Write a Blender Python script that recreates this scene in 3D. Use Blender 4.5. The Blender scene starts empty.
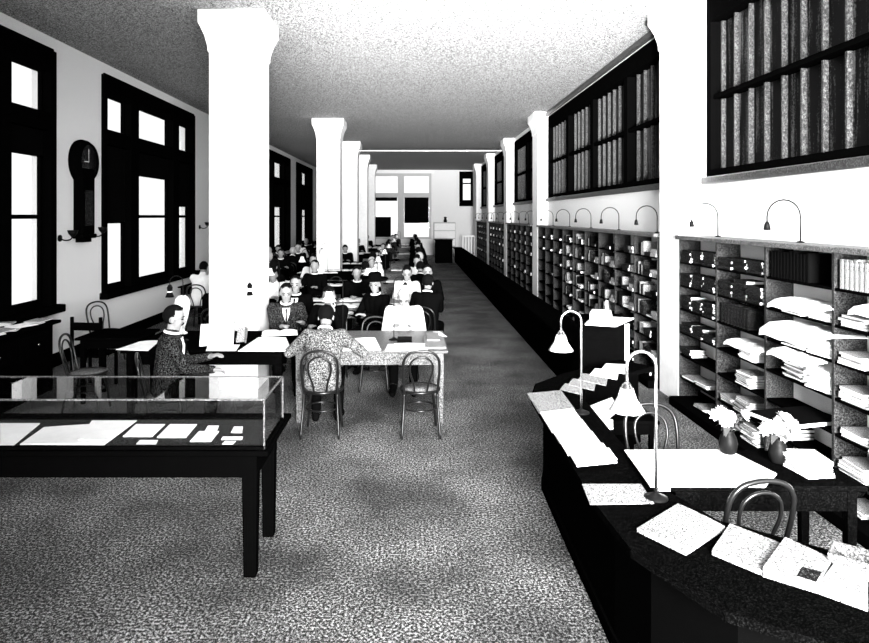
import bpy, bmesh, math, random
from mathutils import Vector, Matrix, Quaternion
random.seed(7)
PI = math.pi
C = bpy.context.scene.collection
F, CX, HY, H = 650.0, 414.0, 216.0, 2.2

def at(x, y, z):
    Y = (H - z) * F / (y - HY)
    return Vector(((x - CX) * Y / F, Y, z))

# ------------------------------------------------------------------ materials
def mat(name, col, rough=0.6, spec=0.3, metal=0.0, speck=None, bump=None):
    m = bpy.data.materials.new(name); m.use_nodes = True
    nt = m.node_tree; b = nt.nodes['Principled BSDF']
    b.inputs['Roughness'].default_value = rough
    b.inputs['Specular IOR Level'].default_value = spec
    b.inputs['Metallic'].default_value = metal
    b.inputs['Base Color'].default_value = (col, col, col, 1)
    tc = nt.nodes.new('ShaderNodeTexCoord')
    def noise(scale, detail, vec=None):
        n = nt.nodes.new('ShaderNodeTexNoise'); n.inputs['Scale'].default_value = scale
        n.inputs['Detail'].default_value = detail; n.inputs['Roughness'].default_value = 0.7
        nt.links.new(vec or tc.outputs['Object'], n.inputs['Vector']); return n
    if speck:
        lo, hi, scale, a, bb = speck[:5]
        n = noise(scale, 5)
        n.inputs['Roughness'].default_value = 0.85
        cr = nt.nodes.new('ShaderNodeValToRGB')
        cr.color_ramp.elements[0].position = a; cr.color_ramp.elements[1].position = bb
        cr.color_ramp.elements[0].color = (lo, lo, lo, 1); cr.color_ramp.elements[1].color = (hi, hi, hi, 1)
        nt.links.new(n.outputs['Fac'], cr.inputs['Fac'])
        nt.links.new(cr.outputs['Color'], b.inputs['Base Color'])
    else:
        n = noise(9, 3)
        mr = nt.nodes.new('ShaderNodeMapRange')
        mr.inputs['To Min'].default_value = col * 0.85; mr.inputs['To Max'].default_value = min(1, col * 1.12)
        nt.links.new(n.outputs['Fac'], mr.inputs['Value'])
        nt.links.new(mr.outputs['Result'], b.inputs['Base Color'])
    if bump:
        bn = nt.nodes.new('ShaderNodeBump'); bn.inputs['Strength'].default_value = bump[1]; bn.inputs['Distance'].default_value = 0.01
        n2 = noise(bump[0], 2); nt.links.new(n2.outputs['Fac'], bn.inputs['Height'])
        nt.links.new(bn.outputs['Normal'], b.inputs['Normal'])
    return m

M = {}
M['wall'] = mat('plaster_white', 0.8, 0.9, 0.1, speck=(0.6, 0.9, 140, 0.38, 0.58))
M['column'] = mat('painted_plaster', 0.9, 0.7, 0.2)
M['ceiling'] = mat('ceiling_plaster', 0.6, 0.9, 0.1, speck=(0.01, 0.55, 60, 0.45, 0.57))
M['floor'] = mat('cork_floor', 0.2, 0.75, 0.15, speck=(0.001, 0.42, 60, 0.50, 0.6))
def wear():
    nt = M['floor'].node_tree; b = nt.nodes['Principled BSDF']; src = b.inputs['Base Color'].links[0].from_socket
    tc = nt.nodes.new('ShaderNodeTexCoord'); n = nt.nodes.new('ShaderNodeTexNoise'); n.inputs['Scale'].default_value = 1.1; n.inputs['Detail'].default_value = 3
    mr = nt.nodes.new('ShaderNodeMapRange'); mr.inputs['From Min'].default_value = .35; mr.inputs['From Max'].default_value = .65; mr.inputs['To Min'].default_value = .45; mr.inputs['To Max'].default_value = 1.5
    mx = nt.nodes.new('ShaderNodeVectorMath'); mx.operation = 'SCALE'
    nt.links.new(tc.outputs['Object'], n.inputs['Vector']); nt.links.new(n.outputs['Fac'], mr.inputs['Value'])
    nt.links.new(src, mx.inputs[0]); nt.links.new(mr.outputs[0], mx.inputs['Scale']); nt.links.new(mx.outputs[0], b.inputs['Base Color'])
wear()
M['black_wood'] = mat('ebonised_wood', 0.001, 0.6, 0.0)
M['dark_wood_and_shade'] = mat('dark_walnut_and_shade', 0.004, 0.6, 0.0, speck=(0.0005, 0.012, 140, 0.52, 0.75))  # real dark wood, also the painted-in shade of the left reading tables
M['oak'] = mat('worn_oak', 0.2, 0.5, 0.3, speck=(0.006, 0.22, 90, 0.46, 0.6))
M['casing'] = mat('window_casing', 0.001, 0.6, 0.0)
M['rib'] = mat('pale_glazing_bar', 0.3, 0.5, 0.3, speck=(0.002, 0.09, 60, 0.47, 0.62))
M['darkpane'] = mat('dark_reeded_glass', 0.01, 0.5, 0.05, speck=(0.001, 0.05, 90, 0.48, 0.68))
def reeded():
    m = mat('reeded_pane', 0.02, .5, .05); nt = m.node_tree; b = nt.nodes['Principled BSDF']
    tc = nt.nodes.new('ShaderNodeTexCoord'); mp = nt.nodes.new('ShaderNodeMapping'); mp.inputs['Scale'].default_value = (1, 9, .35)
    n = nt.nodes.new('ShaderNodeTexNoise'); n.inputs['Scale'].default_value = 1.6; n.inputs['Detail'].default_value = 4; n.inputs['Roughness'].default_value = .75
    g = nt.nodes.new('ShaderNodeTexNoise'); g.inputs['Scale'].default_value = 60; g.inputs['Detail'].default_value = 3
    ad = nt.nodes.new('ShaderNodeMath'); ad.operation = 'MULTIPLY_ADD'; ad.inputs[1].default_value = .35
    r = nt.nodes.new('ShaderNodeValToRGB'); r.color_ramp.elements[0].position = .70; r.color_ramp.elements[1].position = .86
    r.color_ramp.elements[0].color = (.001,.001,.001,1); r.color_ramp.elements[1].color = (.09,.09,.09,1)
    nt.links.new(tc.outputs['Object'], mp.inputs[0]); nt.links.new(mp.outputs[0], n.inputs['Vector']); nt.links.new(tc.outputs['Object'], g.inputs['Vector'])
    nt.links.new(g.outputs['Fac'], ad.inputs[0]); nt.links.new(n.outputs['Fac'], ad.inputs[2]); nt.links.new(ad.outputs[0], r.inputs[0])
    nt.links.new(r.outputs['Color'], b.inputs['Base Color']); return m
M['darkpane'] = reeded()
M['farframe'] = mat('pale_painted_frame', 0.45, 0.5, 0.3)
M['shade'] = mat('roller_shade', 0.002, 0.9, 0.0)
M['paper'] = mat('white_paper', 0.88, 0.8, 0.1)
M['paper_print'] = mat('printed_paper', 0.7, 0.8, 0.1, speck=(0.004, 0.4, 110, 0.42, 0.58))
M['paper_grey'] = mat('grey_cover', 0.25, 0.7, 0.2, speck=(0.02, 0.5, 150, 0.44, 0.6))
M['binding'] = mat('black_binding', 0.002, 0.7, 0.01)
M['binding2'] = mat('worn_binding', 0.03, 0.6, 0.02, speck=(0.002, 0.35, 130, 0.56, 0.7))
M['metal'] = mat('black_metal', 0.003, 0.5, 0.06)
M['brass'] = mat('polished_brass', 0.75, 0.22, 0.5, 1.0)
M['bent'] = mat('bentwood', 0.004, 0.3, 0.35)
M['bentlight'] = mat('bentwood_polished', 0.10, 0.18, 0.9)
M['cane'] = mat('cane_seat', 0.15, 0.6, 0.2, speck=(0.01, 0.4, 90, 0.45, 0.6))
M['milk'] = mat('milk_glass', 0.93, 0.3, 0.5)
M['skin'] = mat('skin', 0.25, 0.6, 0.3)
M['hair'] = mat('dark_hair', 0.003, 0.8, 0.03)
M['hairg'] = mat('grey_hair', 0.35, 0.8, 0.1)
M['suit'] = mat('black_suit', 0.002, 0.9, 0.0)
M['tweed'] = mat('grey_tweed', 0.2, 0.9, 0.0, speck=(0.004, 0.3, 75, 0.47, 0.6))
M['darktweed'] = mat('dark_tweed', 0.03, 0.9, 0.0, speck=(0.001, 0.12, 75, 0.5, 0.62))
M['shirt'] = mat('white_shirt', 0.88, 0.9, 0.0)
M['petal'] = mat('white_petal', 0.85, 0.8, 0.1)
M['leaf'] = mat('dark_leaf', 0.04, 0.6, 0.2)
M['porcelain'] = mat('white_porcelain', 0.9, 0.3, 0.5)

def glass_mat():
    m = bpy.data.materials.new('clear_glass'); m.use_nodes = True; nt = m.node_tree; nt.nodes.clear()
    o = nt.nodes.new('ShaderNodeOutputMaterial'); mx = nt.nodes.new('ShaderNodeMixShader')
    t = nt.nodes.new('ShaderNodeBsdfTransparent'); g = nt.nodes.new('ShaderNodeBsdfGlossy'); fr = nt.nodes.new('ShaderNodeFresnel')
    t.inputs['Color'].default_value = (0.96, 0.96, 0.96, 1); g.inputs['Roughness'].default_value = 0.02; 
    ge = nt.nodes.new('ShaderNodeNewGeometry'); mr = nt.nodes.new('ShaderNodeMapRange')
    mr.inputs['To Min'].default_value = 1.3; mr.inputs['To Max'].default_value = 1/1.3
    nt.links.new(ge.outputs['Backfacing'], mr.inputs['Value']); nt.links.new(mr.outputs['Result'], fr.inputs['IOR'])
    nt.links.new(fr.outputs[0], mx.inputs[0]); nt.links.new(t.outputs[0], mx.inputs[1]); nt.links.new(g.outputs[0], mx.inputs[2])
    nt.links.new(mx.outputs[0], o.inputs[0]); return m
M['glass'] = glass_mat()

# ------------------------------------------------------------------ mesh builder
class MB:
    def __init__(s): s.v = []; s.f = []; s.m = []; s.sm = []
    def add(s, vs, fs, mi=0, smooth=False):
        b = len(s.v); s.v += [tuple(v) for v in vs]
        for f in fs: s.f.append([i + b for i in f]); s.m.append(mi); s.sm.append(smooth)
        return s
    def box(s, x0, x1, y0, y1, z0, z1, mi=0, bev=0.0):
        if bev > 0:
            b = bev
            vs = []; 
            bm = bmesh.new(); bmesh.ops.create_cube(bm, size=1)
            for v in bm.verts: v.co = Vector(((x0+x1)/2 + v.co.x*(x1-x0), (y0+y1)/2 + v.co.y*(y1-y0), (z0+z1)/2 + v.co.z*(z1-z0)))
            bmesh.ops.bevel(bm, geom=list(bm.edges), offset=b, segments=1, affect='EDGES', profile=0.5)
            bm.verts.index_update()
            vs = [v.co.copy() for v in bm.verts]; fs = [[v.index for v in f.verts] for f in bm.faces]; bm.free()
            return s.add(vs, fs, mi)
        vs = [(x0,y0,z0),(x1,y0,z0),(x1,y1,z0),(x0,y1,z0),(x0,y0,z1),(x1,y0,z1),(x1,y1,z1),(x0,y1,z1)]
        return s.add(vs, [(0,3,2,1),(4,5,6,7),(0,1,5,4),(1,2,6,5),(2,3,7,6),(3,0,4,7)], mi)
    def tube(s, pts, r, n=8, closed=False, mi=0):
        pts = [Vector(p) for p in pts]; k = len(pts)
        rr = r if isinstance(r, (list, tuple)) else [r]*k
        up = None; vs = []
        for i, p in enumerate(pts):
            if closed: t = pts[(i+1) % k] - pts[i-1]
            else: t = pts[min(i+1, k-1)] - pts[max(i-1, 0)]
            t.normalize()
            if up is None: up = Vector((0,0,1)) if abs(t.z) < 0.9 else Vector((1,0,0))
            a = (up - t*up.dot(t)); a.normalize(); up = a; b = t.cross(a)
            for j in range(n):
                w = 2*PI*j/n; vs.append(p + a*math.cos(w)*rr[i] + b*math.sin(w)*rr[i])
        fs = []
        for i in range(k if closed else k-1):
            for j in range(n):
                i2 = (i+1) % k
                fs.append((i*n+j, i*n+(j+1) % n, i2*n+(j+1) % n, i2*n+j))
        if not closed:
            fs.append(tuple(range(n))[::-1]); fs.append(tuple((k-1)*n+j for j in range(n)))
        return s.add(vs, fs, mi, True)
    def lathe(s, prof, c=(0,0,0), n=20, mi=0, smooth=True, sx=1, sy=1):
        vs = []; k = len(prof)
        for (r, z) in prof:
            for j in range(n):
                w = 2*PI*j/n; vs.append((c[0]+r*math.cos(w)*sx, c[1]+r*math.sin(w)*sy, c[2]+z))
        fs = [(i*n+j, i*n+(j+1) % n, (i+1)*n+(j+1) % n, (i+1)*n+j) for i in range(k-1) for j in range(n)]
        fs.append(tuple(range(n))[::-1]); fs.append(tuple((k-1)*n+j for j in range(n)))
        return s.add(vs, fs, mi, smooth)
    def prism(s, poly, z0, z1, mi=0):
        n = len(poly); vs = [(p[0],p[1],z0) for p in poly] + [(p[0],p[1],z1) for p in poly]
        fs = [tuple(range(n))[::-1], tuple(range(n, 2*n))] + [(i, (i+1) % n, n+(i+1) % n, n+i) for i in range(n)]
        return s.add(vs, fs, mi)
    def mesh(s, name, mats):
        me = bpy.data.meshes.new(name); me.from_pydata(s.v, [], s.f)
        for m in (mats if isinstance(mats, list) else [mats]): me.materials.append(M[m] if isinstance(m, str) else m)
        me.polygons.foreach_set('material_index', s.m); me.polygons.foreach_set('use_smooth', s.sm)
        bm = bmesh.new(); bm.from_mesh(me); bmesh.ops.recalc_face_normals(bm, faces=bm.faces); bm.to_mesh(me); bm.free()
        me.update(); return me
    def build(s, name, mats, parent=None, loc=(0,0,0), rotz=0):
        o = bpy.data.objects.new(name, s.mesh(name, mats)); C.objects.link(o)
        if parent: o.parent = parent
        o.location = loc; o.rotation_euler = (0,0,rotz); return o

def tag(o, label=None, cat=None, group=None, kind=None):
    if label: o['label'] = label
    if cat: o['category'] = cat
    if group: o['group'] = group
    if kind: o['kind'] = kind
    return o
def thing(name, label, cat, loc=(0,0,0), rotz=0, group=None):
    o = bpy.data.objects.new(name, None); C.objects.link(o); o.location = loc; o.rotation_euler = (0,0,rotz)
    o.empty_display_size = 0.05
    return tag(o, label, cat, group)
def struct(name, mb, m, parent=None):
    o = mb.build(name, m, parent)
    if not parent: o['kind'] = 'structure'
    return o
def dup(root, loc, rotz, label, group=None):
    def cp(o, par):
        c = o.copy(); C.objects.link(c); c.parent = par
        for ch in o.children: cp(ch, c)
        return c
    r = cp(root, None); r.location = loc; r.rotation_euler = (0,0,rotz)
    r['label'] = label
    if group: r['group'] = group
    elif 'group' in r: del r['group']
    return r
def cr(pts, n=6, closed=False):
    P = [Vector(p) for p in pts]; out = []; k = len(P)
    rng = range(k) if closed else range(k-1)
    for i in rng:
        if closed: a,b,c,d = P[i-1],P[i],P[(i+1)%k],P[(i+2)%k]
        else: a,b,c,d = P[max(i-1,0)],P[i],P[i+1],P[min(i+2,k-1)]
        for j in range(n):
            t = j/n
            out.append(0.5*((2*b)+(c-a)*t+(2*a-5*b+4*c-d)*t*t+(3*b-a-3*c+d)*t**3))
    if not closed: out.append(P[-1])
    return out

# ------------------------------------------------------------------ room shell
XL, XR, ZC, YF, YB = -5.25, 3.35, 4.79, 36.6, -3.0
struct('floor', MB().box(XL-0.3, XR+0.3, YB-0.3, YF+0.3, -0.1, 0), 'floor')
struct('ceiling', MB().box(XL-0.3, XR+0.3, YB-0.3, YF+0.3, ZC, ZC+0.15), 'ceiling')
LW = [(-1.1,3.4),(4.9,9.43),(10.97,15.44),(16.95,21.45),(22.95,27.45),(28.95,33.45)]
ZS, ZT = 0.89, 4.59
mb = MB(); y = YB-0.3
for a, b in LW:
    mb.box(XL-0.3, XL, y, a, 0, ZC); mb.box(XL-0.3, XL, a, b, 0, ZS); mb.box(XL-0.3, XL, a, b, ZT, ZC); y = b
mb.box(XL-0.3, XL, y, YF+0.3, 0, ZC)
struct('wall_left', mb, 'wall')
struct('baseboard_left', MB().box(XL, XL+0.03, YB, YF, 0, 0.2, bev=0.008), 'black_wood')
# far wall with opening
FX0, FX1, FZ0, FZ1 = -2.6, 0.98, 0.9, 4.6
mb = MB().box(XL-0.3, FX0, YF, YF+0.3, 0, ZC).box(FX0, FX1, YF, YF+0.3, 0, FZ0).box(FX0, FX1, YF, YF+0.3, FZ1, ZC)
mb.box(FX1, 2.75, YF, YF+0.3, 0, ZC).box(2.75, 3.2, YF, YF+0.3, 0, 3.0).box(2.75, 3.2, YF, YF+0.3, 4.4, ZC).box(3.2, XR+0.3, YF, YF+0.3, 0, ZC)
struct('wall_far', mb, 'wall')
struct('trim_1', MB().box(FX0-0.2, FX1+0.15, YF-0.06, YF, FZ1, FZ1+0.22), 'column')
# right wall with clerestory recesses
RB = [(0.4,7.4),(8.35,16.15),(17.15,21.6),(22.5,26.9),(27.8,32.2)]
RZ0, RZ1 = 2.62, 4.66
mb = MB(); y = YB-0.3
for a, b in RB:
    mb.box(XR, XR+0.3, y, a, 0, ZC); mb.box(XR, XR+0.3, a, b, 0, RZ0); mb.box(XR, XR+0.3, a, b, RZ1, ZC); mb.box(XR+0.22, XR+0.3, a, b, RZ0, RZ1); y = b
mb.box(XR, XR+0.3, y, YF+0.3, 0, ZC)
struct('wall_right', mb, 'wall')
struct('baseboard_right', MB().box(XR-0.03, XR, YB, YF, 0, 0.15, bev=0.008), 'black_wood')
# unseen rear wall behind the camera, tall openings added for the rear light
mb = MB().box(XL-0.3, -2.2, YB-0.3, YB, 0, ZC).box(-2.2, XR+0.3, YB-0.3, YB, 0, 0.9).box(-2.2, XR+0.3, YB-0.3, YB, 4.3, ZC)
mb.box(-0.1, 0.5, YB-0.3, YB, 0.9, 4.3).box(3.0, XR+0.3, YB-0.3, YB, 0.9, 4.3)
struct('wall_rear', mb, 'wall')

def left_window(idx, y0, y1, shades):
    fr = MB(); d0, d1 = XL-0.16, XL+0.04      # casing depth
    L = y1-y0
    e = 0.10; side = 0.9; cen = L - 2*e - 2*side - 2*0.36
    xs = [y0, y0+e, y0+e+side, y0+e+side+0.36, y0+e+side+0.36+cen, y1-e-side, y1-e, y1]
    fr.box(d0, d1, y0-0.06, xs[1], ZS-0.02, ZT, bev=0.01)
    fr.box(d0, d1, xs[6], y1+0.06, ZS-0.02, ZT, bev=0.01)
    fr.box(d0, d1, xs[2], xs[3], ZS, ZT, bev=0.01); fr.box(d0, d1, xs[4], xs[5], ZS, ZT, bev=0.01)
    fr.box(d0, d1-0.005, y0, y1, 4.27, ZT+0.03, bev=0.01); fr.box(d0, d1-0.003, y0, y1, 3.42, 3.68, bev=0.01)
    o = struct('window_%d' % idx, fr, 'casing')
    MB().box(XL-0.1, XL+0.14, y0-0.12, y1+0.12, ZS-0.09, ZS+0.02, bev=0.01).build('window_sill', 'casing', o)
    for k, (a, b) in enumerate([(xs[1],xs[2]),(xs[3],xs[4]),(xs[5],xs[6])]):
        w = MB(); s = 0.06; X0, X1 = XL-0.13, XL-0.08
        w.box(X0, X1, a, a+s, ZS+0.02, 3.42).box(X0, X1, b-s, b, ZS+0.02, 3.42)
        w.box(X0, X1, a+s, b-s, ZS+0.02, ZS+0.12).box(X0, X1, a+s, b-s, 3.34, 3.42).box(X0, X1, a+s, b-s, 2.16, 2.22)
        w.box(X0, X1, a, a+0.03, 3.68, 4.27).box(X0, X1, b-0.03, b, 3.68, 4.27)
        sa = w.build('sash', 'casing', o)
        g = MB().box(XL-0.108, XL-0.102, a+s, b-s, ZS+0.12, 3.34); g.box(XL-0.108, XL-0.102, a+0.03, b-0.03, 3.68, 4.27)
        g.build('window_pane', 'glass', sa)
        MB().box(XL-0.075, XL-0.068, a+0.012, b-0.012, shades[k], 3.42).tube([(XL-0.072, a+0.012, shades[k]),(XL-0.072, b-0.012, shades[k])], 0.012).build('roller_shade', 'shade', o)
    return o
SH = [(2.6,2.2,2.6),(2.9,3.05,3.05),(2.08,2.98,2.42),(2.5,2.6,2.5),(2.3,2.55,2.3),(2.5,2.5,2.5)]
for i, ((a, b), s) in enumerate(zip(LW, SH)): left_window(i+1, a, b, s)

def right_window(idx, y0, y1, rib=0.3):
    fr = MB(); X0, X1 = XR-0.02, XR+0.14
    fr.box(X0, X1, y0, y0+0.1, RZ0, RZ1).box(X0, X1, y1-0.1, y1, RZ0, RZ1).box(X0, X1, y0+.1, y1-.1, RZ0, RZ0+0.1).box(X0, X1, y0+.1, y1-.1, RZ1-0.28, RZ1)
    n = 1 if y0 < 1 else max(1, round((y1-y0)/2.0)); st = (y1-y0)/n
    for k in range(1, n): fr.box(X0+0.02, X1, y0+k*st-0.09, y0+k*st+0.09, RZ0+0.1, RZ1-0.28)
    fr.box(X0+0.03, X1, y0+.1, y1-.1, 3.51, 3.56)
    o = struct('window_%d' % idx, fr, 'casing')
    MB().box(XR+0.14, XR+0.15, y0+.1, y1-.1, RZ0+0.1, RZ1-0.28).build('window_pane', 'darkpane', o)
    y = y1-0.12
    while y > y0+0.2:
        if all(abs(y-(y0+k*st)) > 0.12 for k in range(1, n)):
            MB().box(X1-0.055, X1-0.005, y-0.022, y, RZ0+0.1, RZ1-0.28).build('glazing_bar', 'rib', o)
        y -= rib
    MB().box(XR-0.07, XR+0.01, y0-0.04, y1+0.04, RZ0-0.06, RZ0+0.02, bev=0.01).build('window_sill', 'rib', o)
    return o
for i, (a, b) in enumerate(RB): right_window(10+i, a, b)
struct('trim_2', MB().box(XR-0.08, XR, 8.2, 16.3, RZ1+0.02, ZC-0.01, bev=0.02).box(XR-0.08, XR, 0.4, 7.5, RZ1+0.02, ZC-0.01, bev=0.02), 'rib')

# far window
fr = MB(); Y0, Y1 = YF-0.04, YF+0.12
for x in (FX0, -0.92, FX1-0.14): fr.box(x, x+(0.36 if x == -0.92 else 0.14), Y0, Y1, FZ0, FZ1, bev=0.01)
fr.box(FX0, FX1, Y0+.005, Y1, FZ1-0.16, FZ1).box(FX0, FX1, Y0+.005, Y1, 3.25, 3.5).box(FX0, FX1, Y0+.005, Y1, FZ0, FZ0+0.12)
o = struct('window_20', fr, 'farframe')
MB().box(FX0+0.14, -0.92, Y1-0.02, Y1-0.01, FZ0+.12, FZ1-.16).box(-0.56, FX1-.14, Y1-0.02, Y1-0.01, FZ0+.12, FZ1-.16).build('window_pane', 'glass', o)
MB().box(FX0+0.14, -0.95, Y1-0.06, Y1-0.04, 3.05, 3.25).box(-2.4, -1.3, Y1-0.06, Y1-0.04, 0.95, 2.15).build('roller_shade', 'shade', o)
MB().box(-0.54, FX1-.15, Y1-0.06, Y1-0.04, 1.8, 3.25).build('roller_shade', 'shade', o)
fr = MB().box(2.55, 2.75, YF-0.1, YF+0.1, 2.75, 4.7).box(3.2, 3.32, YF-0.1, YF+0.1, 2.75, 4.7).box(2.75, 3.2, YF-0.1, YF+0.1, 4.3, 4.7).box(2.75, 3.2, YF-0.1, YF+0.1, 2.75, 3.1).box(2.75,3.2,YF-0.02,YF+0.1,4.0,4.07)
o = struct('window_21', fr, 'casing')
MB().box(2.75, 3.2, YF+0.06, YF+0.07, 3.1, 4.3).build('window_pane', 'glass', o)

# columns
def column(x0, x1, y0, y1, half=False):
    xc, yc, hw, hd = (x0+x1)/2, (y0+y1)/2, (x1-x0)/2, (y1-y0)/2
    prof = [(0,0),(0.0,ZC-0.52),(0.015,ZC-0.5),(0.015,ZC-0.46),(0.02,ZC-0.42),(0.05,ZC-0.3),(0.09,ZC-0.2),(0.11,ZC-0.16),(0.11,ZC)]
    vs = []; fs = []
    for o_, z in prof:
        xa = x0-o_; xb = x1+(0 if half else o_)
        vs += [(xa,y0-o_,z),(xb,y0-o_,z),(xb,y1+o_,z),(xa,y1+o_,z)]
    k = len(prof)
    for i in range(k-1):
        for j in range(4): fs.append((i*4+j, i*4+(j+1)%4, (i+1)*4+(j+1)%4, (i+1)*4+j))
    fs += [(3,2,1,0), tuple(4*(k-1)+j for j in range(4))]
    m = MB(); m.add(vs, fs)
    o = m.build('column', 'column'); o['kind'] = 'structure'
    o['label'] = ('white square pilaster against the right wall' if half else 'white square column with flared capital')
    return o
for y in (8.25, 17.35, 22.7, 27.6, 32.8): column(-2.6, -1.98, y, y+0.62)
for a, b in ((7.62,8.2),(16.3,17.0),(21.75,22.4),(27.0,27.7),(32.3,33.0)): column(3.1, XR, a, b, True)

tag(MB().tube([(-1.95,22.9,4.5),(3.1,22.9,4.5)], 0.022).lathe([(0.03,-.03),(0.06,0),(0.03,.03)],(1.85,22.9,4.5),8).build('tie_rod','column'), 'thin white tie rod spanning from a left column to the right wall under the ceiling', 'rod')

# ------------------------------------------------------------------ left wall: clock, brackets
t = thing('wall_clock', 'dark long-case wall clock with round dial between the left windows', 'clock', (XL, 10.2, 1.85))
MB().box(0.0, 0.15, -0.2, 0.2, 0.06, 1.1, bev=0.02).box(0.0,0.17,-0.23,0.23,0.0,0.07,bev=0.015).box(0,0.13,-0.12,0.12,-0.06,0.0).build('clock_case', 'black_wood', t)
m = MB(); m.lathe([(0.34,0),(0.35,0.05),(0.33,0.12),(0.29,0.17),(0.27,0.17),(0.27,0.13)], n=32)
o = m.build('dial_ring', 'black_wood', t, (0, 0, 1.2)); o.rotation_euler = (0, PI/2, 0)
m = MB().lathe([(0.27,0.0),(0.27,0.01)], n=32); o = m.build('dial', 'binding2', t, (0.13, 0, 1.2)); o.rotation_euler = (0, PI/2, 0)
MB().box(0.142,0.148,-0.008,0.008,1.2,1.4).box(0.142,0.148,-0.13,0,1.19,1.205).build('clock_hands', 'brass', t)
MB().box(0.15,0.158,-0.12,0.12,0.2,0.75).build('clock_door', 'binding2', t)
def bracket(y, z, lab, grp=None):
    t = thing('gas_bracket', lab, 'wall light', (XL, y, z), 0, grp)
    MB().lathe([(0.05,0),(0.05,0.02)], n=12).build('wall_plate', 'metal', t).rotation_euler = (0, PI/2, 0)
    MB().tube(cr([(0,0,0),(0.08,0,-0.03),(0.16,0,-0.02),(0.2,0,0.03)]), 0.01).build('arm', 'metal', t)
    MB().lathe([(0.02,0.0),(0.06,0.05),(0.075,0.1)], (0.2,0,0.02), 12).build('lamp_shade', 'metal', t)
bracket(9.62, 1.87, 'small dark wall gas bracket just left of the clock foot')
bracket(10.55, 1.9, 'small dark wall gas bracket just right of the clock foot')
bracket(15.9, 1.93, 'small dark gas bracket beside the right edge of the big window')

# ------------------------------------------------------------------ bookcases on the right wall
SHZ = [0.12, 0.34, 0.60, 0.86, 1.13, 1.40, 1.67]
XB = 3.1
def bookcase(y0, y1, nsec, lab, dark=0):
    t = thing('bookcase', lab, 'bookcase', (XB, y0, 0))
    L = y1-y0; D = XR-XB-0.005
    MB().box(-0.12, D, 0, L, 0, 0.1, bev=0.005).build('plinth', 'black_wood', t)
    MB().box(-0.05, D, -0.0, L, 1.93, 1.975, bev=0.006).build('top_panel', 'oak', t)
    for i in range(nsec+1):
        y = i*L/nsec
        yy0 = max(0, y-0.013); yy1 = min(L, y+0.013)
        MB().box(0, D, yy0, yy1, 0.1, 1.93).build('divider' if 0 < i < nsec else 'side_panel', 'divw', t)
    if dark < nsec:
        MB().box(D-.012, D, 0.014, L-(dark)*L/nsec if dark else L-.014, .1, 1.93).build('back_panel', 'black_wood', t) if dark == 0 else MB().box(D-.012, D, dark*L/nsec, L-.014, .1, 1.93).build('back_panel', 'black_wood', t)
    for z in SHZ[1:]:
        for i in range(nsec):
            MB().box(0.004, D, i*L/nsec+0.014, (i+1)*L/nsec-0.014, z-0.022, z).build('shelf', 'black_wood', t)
    return t
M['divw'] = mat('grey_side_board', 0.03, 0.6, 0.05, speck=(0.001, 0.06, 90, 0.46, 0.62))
SEC = [7.6, 6.67, 5.74, 4.81, 3.88]
bookcase(2.95, 7.6, 5, 'dark open bookcase crowded with periodicals, nearest on the right wall', 5)
bookcase(8.28, 16.22, 9, 'long dark bookcase between the two nearest right pilasters', 3)
bookcase(17.08, 21.68, 5, 'dark bookcase on the right wall, third from the front')
bookcase(22.48, 26.92, 5, 'dark bookcase on the right wall, fourth from the front')
bookcase(27.78, 32.2, 5, 'dark bookcase on the right wall, farthest one')

# case lamps
def case_lamp():
    t = thing('gooseneck_lamp', 'x', 'lamp', group='row of gooseneck lamps along the bookcase tops')
    pts = [(0.0,0,0),(0,0,0.2)] + [(-0.14+0.14*math.cos(w), 0, 0.22+0.14*math.sin(w)) for w in [PI*k/10 for k in range(11)]] + [(-0.28,0,0.17)]
    MB().tube(pts, 0.0065, 6).build('pipe', 'metal', t)
    MB().lathe([(0.008,0.04),(0.02,0.02),(0.028,-0.03),(0.02,-0.035)], (-0.28,0,0.14), 10).build('lamp_shade', 'metal', t)
    MB().lathe([(0.03,0),(0.03,0.008),(0.012,0.015)], n=10).build('base', 'metal', t)
    return t
cl = case_lamp()
ys = [3.8, 5.45, 6.93]+[8.66+1.62*k for k in range(15)]
for k, y in enumerate(ys):
    if k == 0: lab = 'gooseneck pipe lamp on the near bookcase top, at the right edge'
    elif k == 1: lab = 'largest gooseneck pipe lamp arching over the near bookcase'
    elif k == 2: lab = 'gooseneck pipe lamp over the near bookcase, next to the white pilaster'
    else: lab = 'thin gooseneck pipe lamp in the receding row above the far bookcases'
    if any(a-0.05 < y < b+0.05 for a, b in ((7.6,8.28),(16.22,17.08),(21.68,22.48),(26.92,27.78),(32.2,33))): y += 0.5
    if k == 0: cl.location = (3.24, y, 1.976); cl['label'] = lab; del cl['group']
    else: dup(cl, (3.24, y, 1.976), 0, lab, 'row of gooseneck lamps above the far bookcases' if k > 2 else None)

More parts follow.
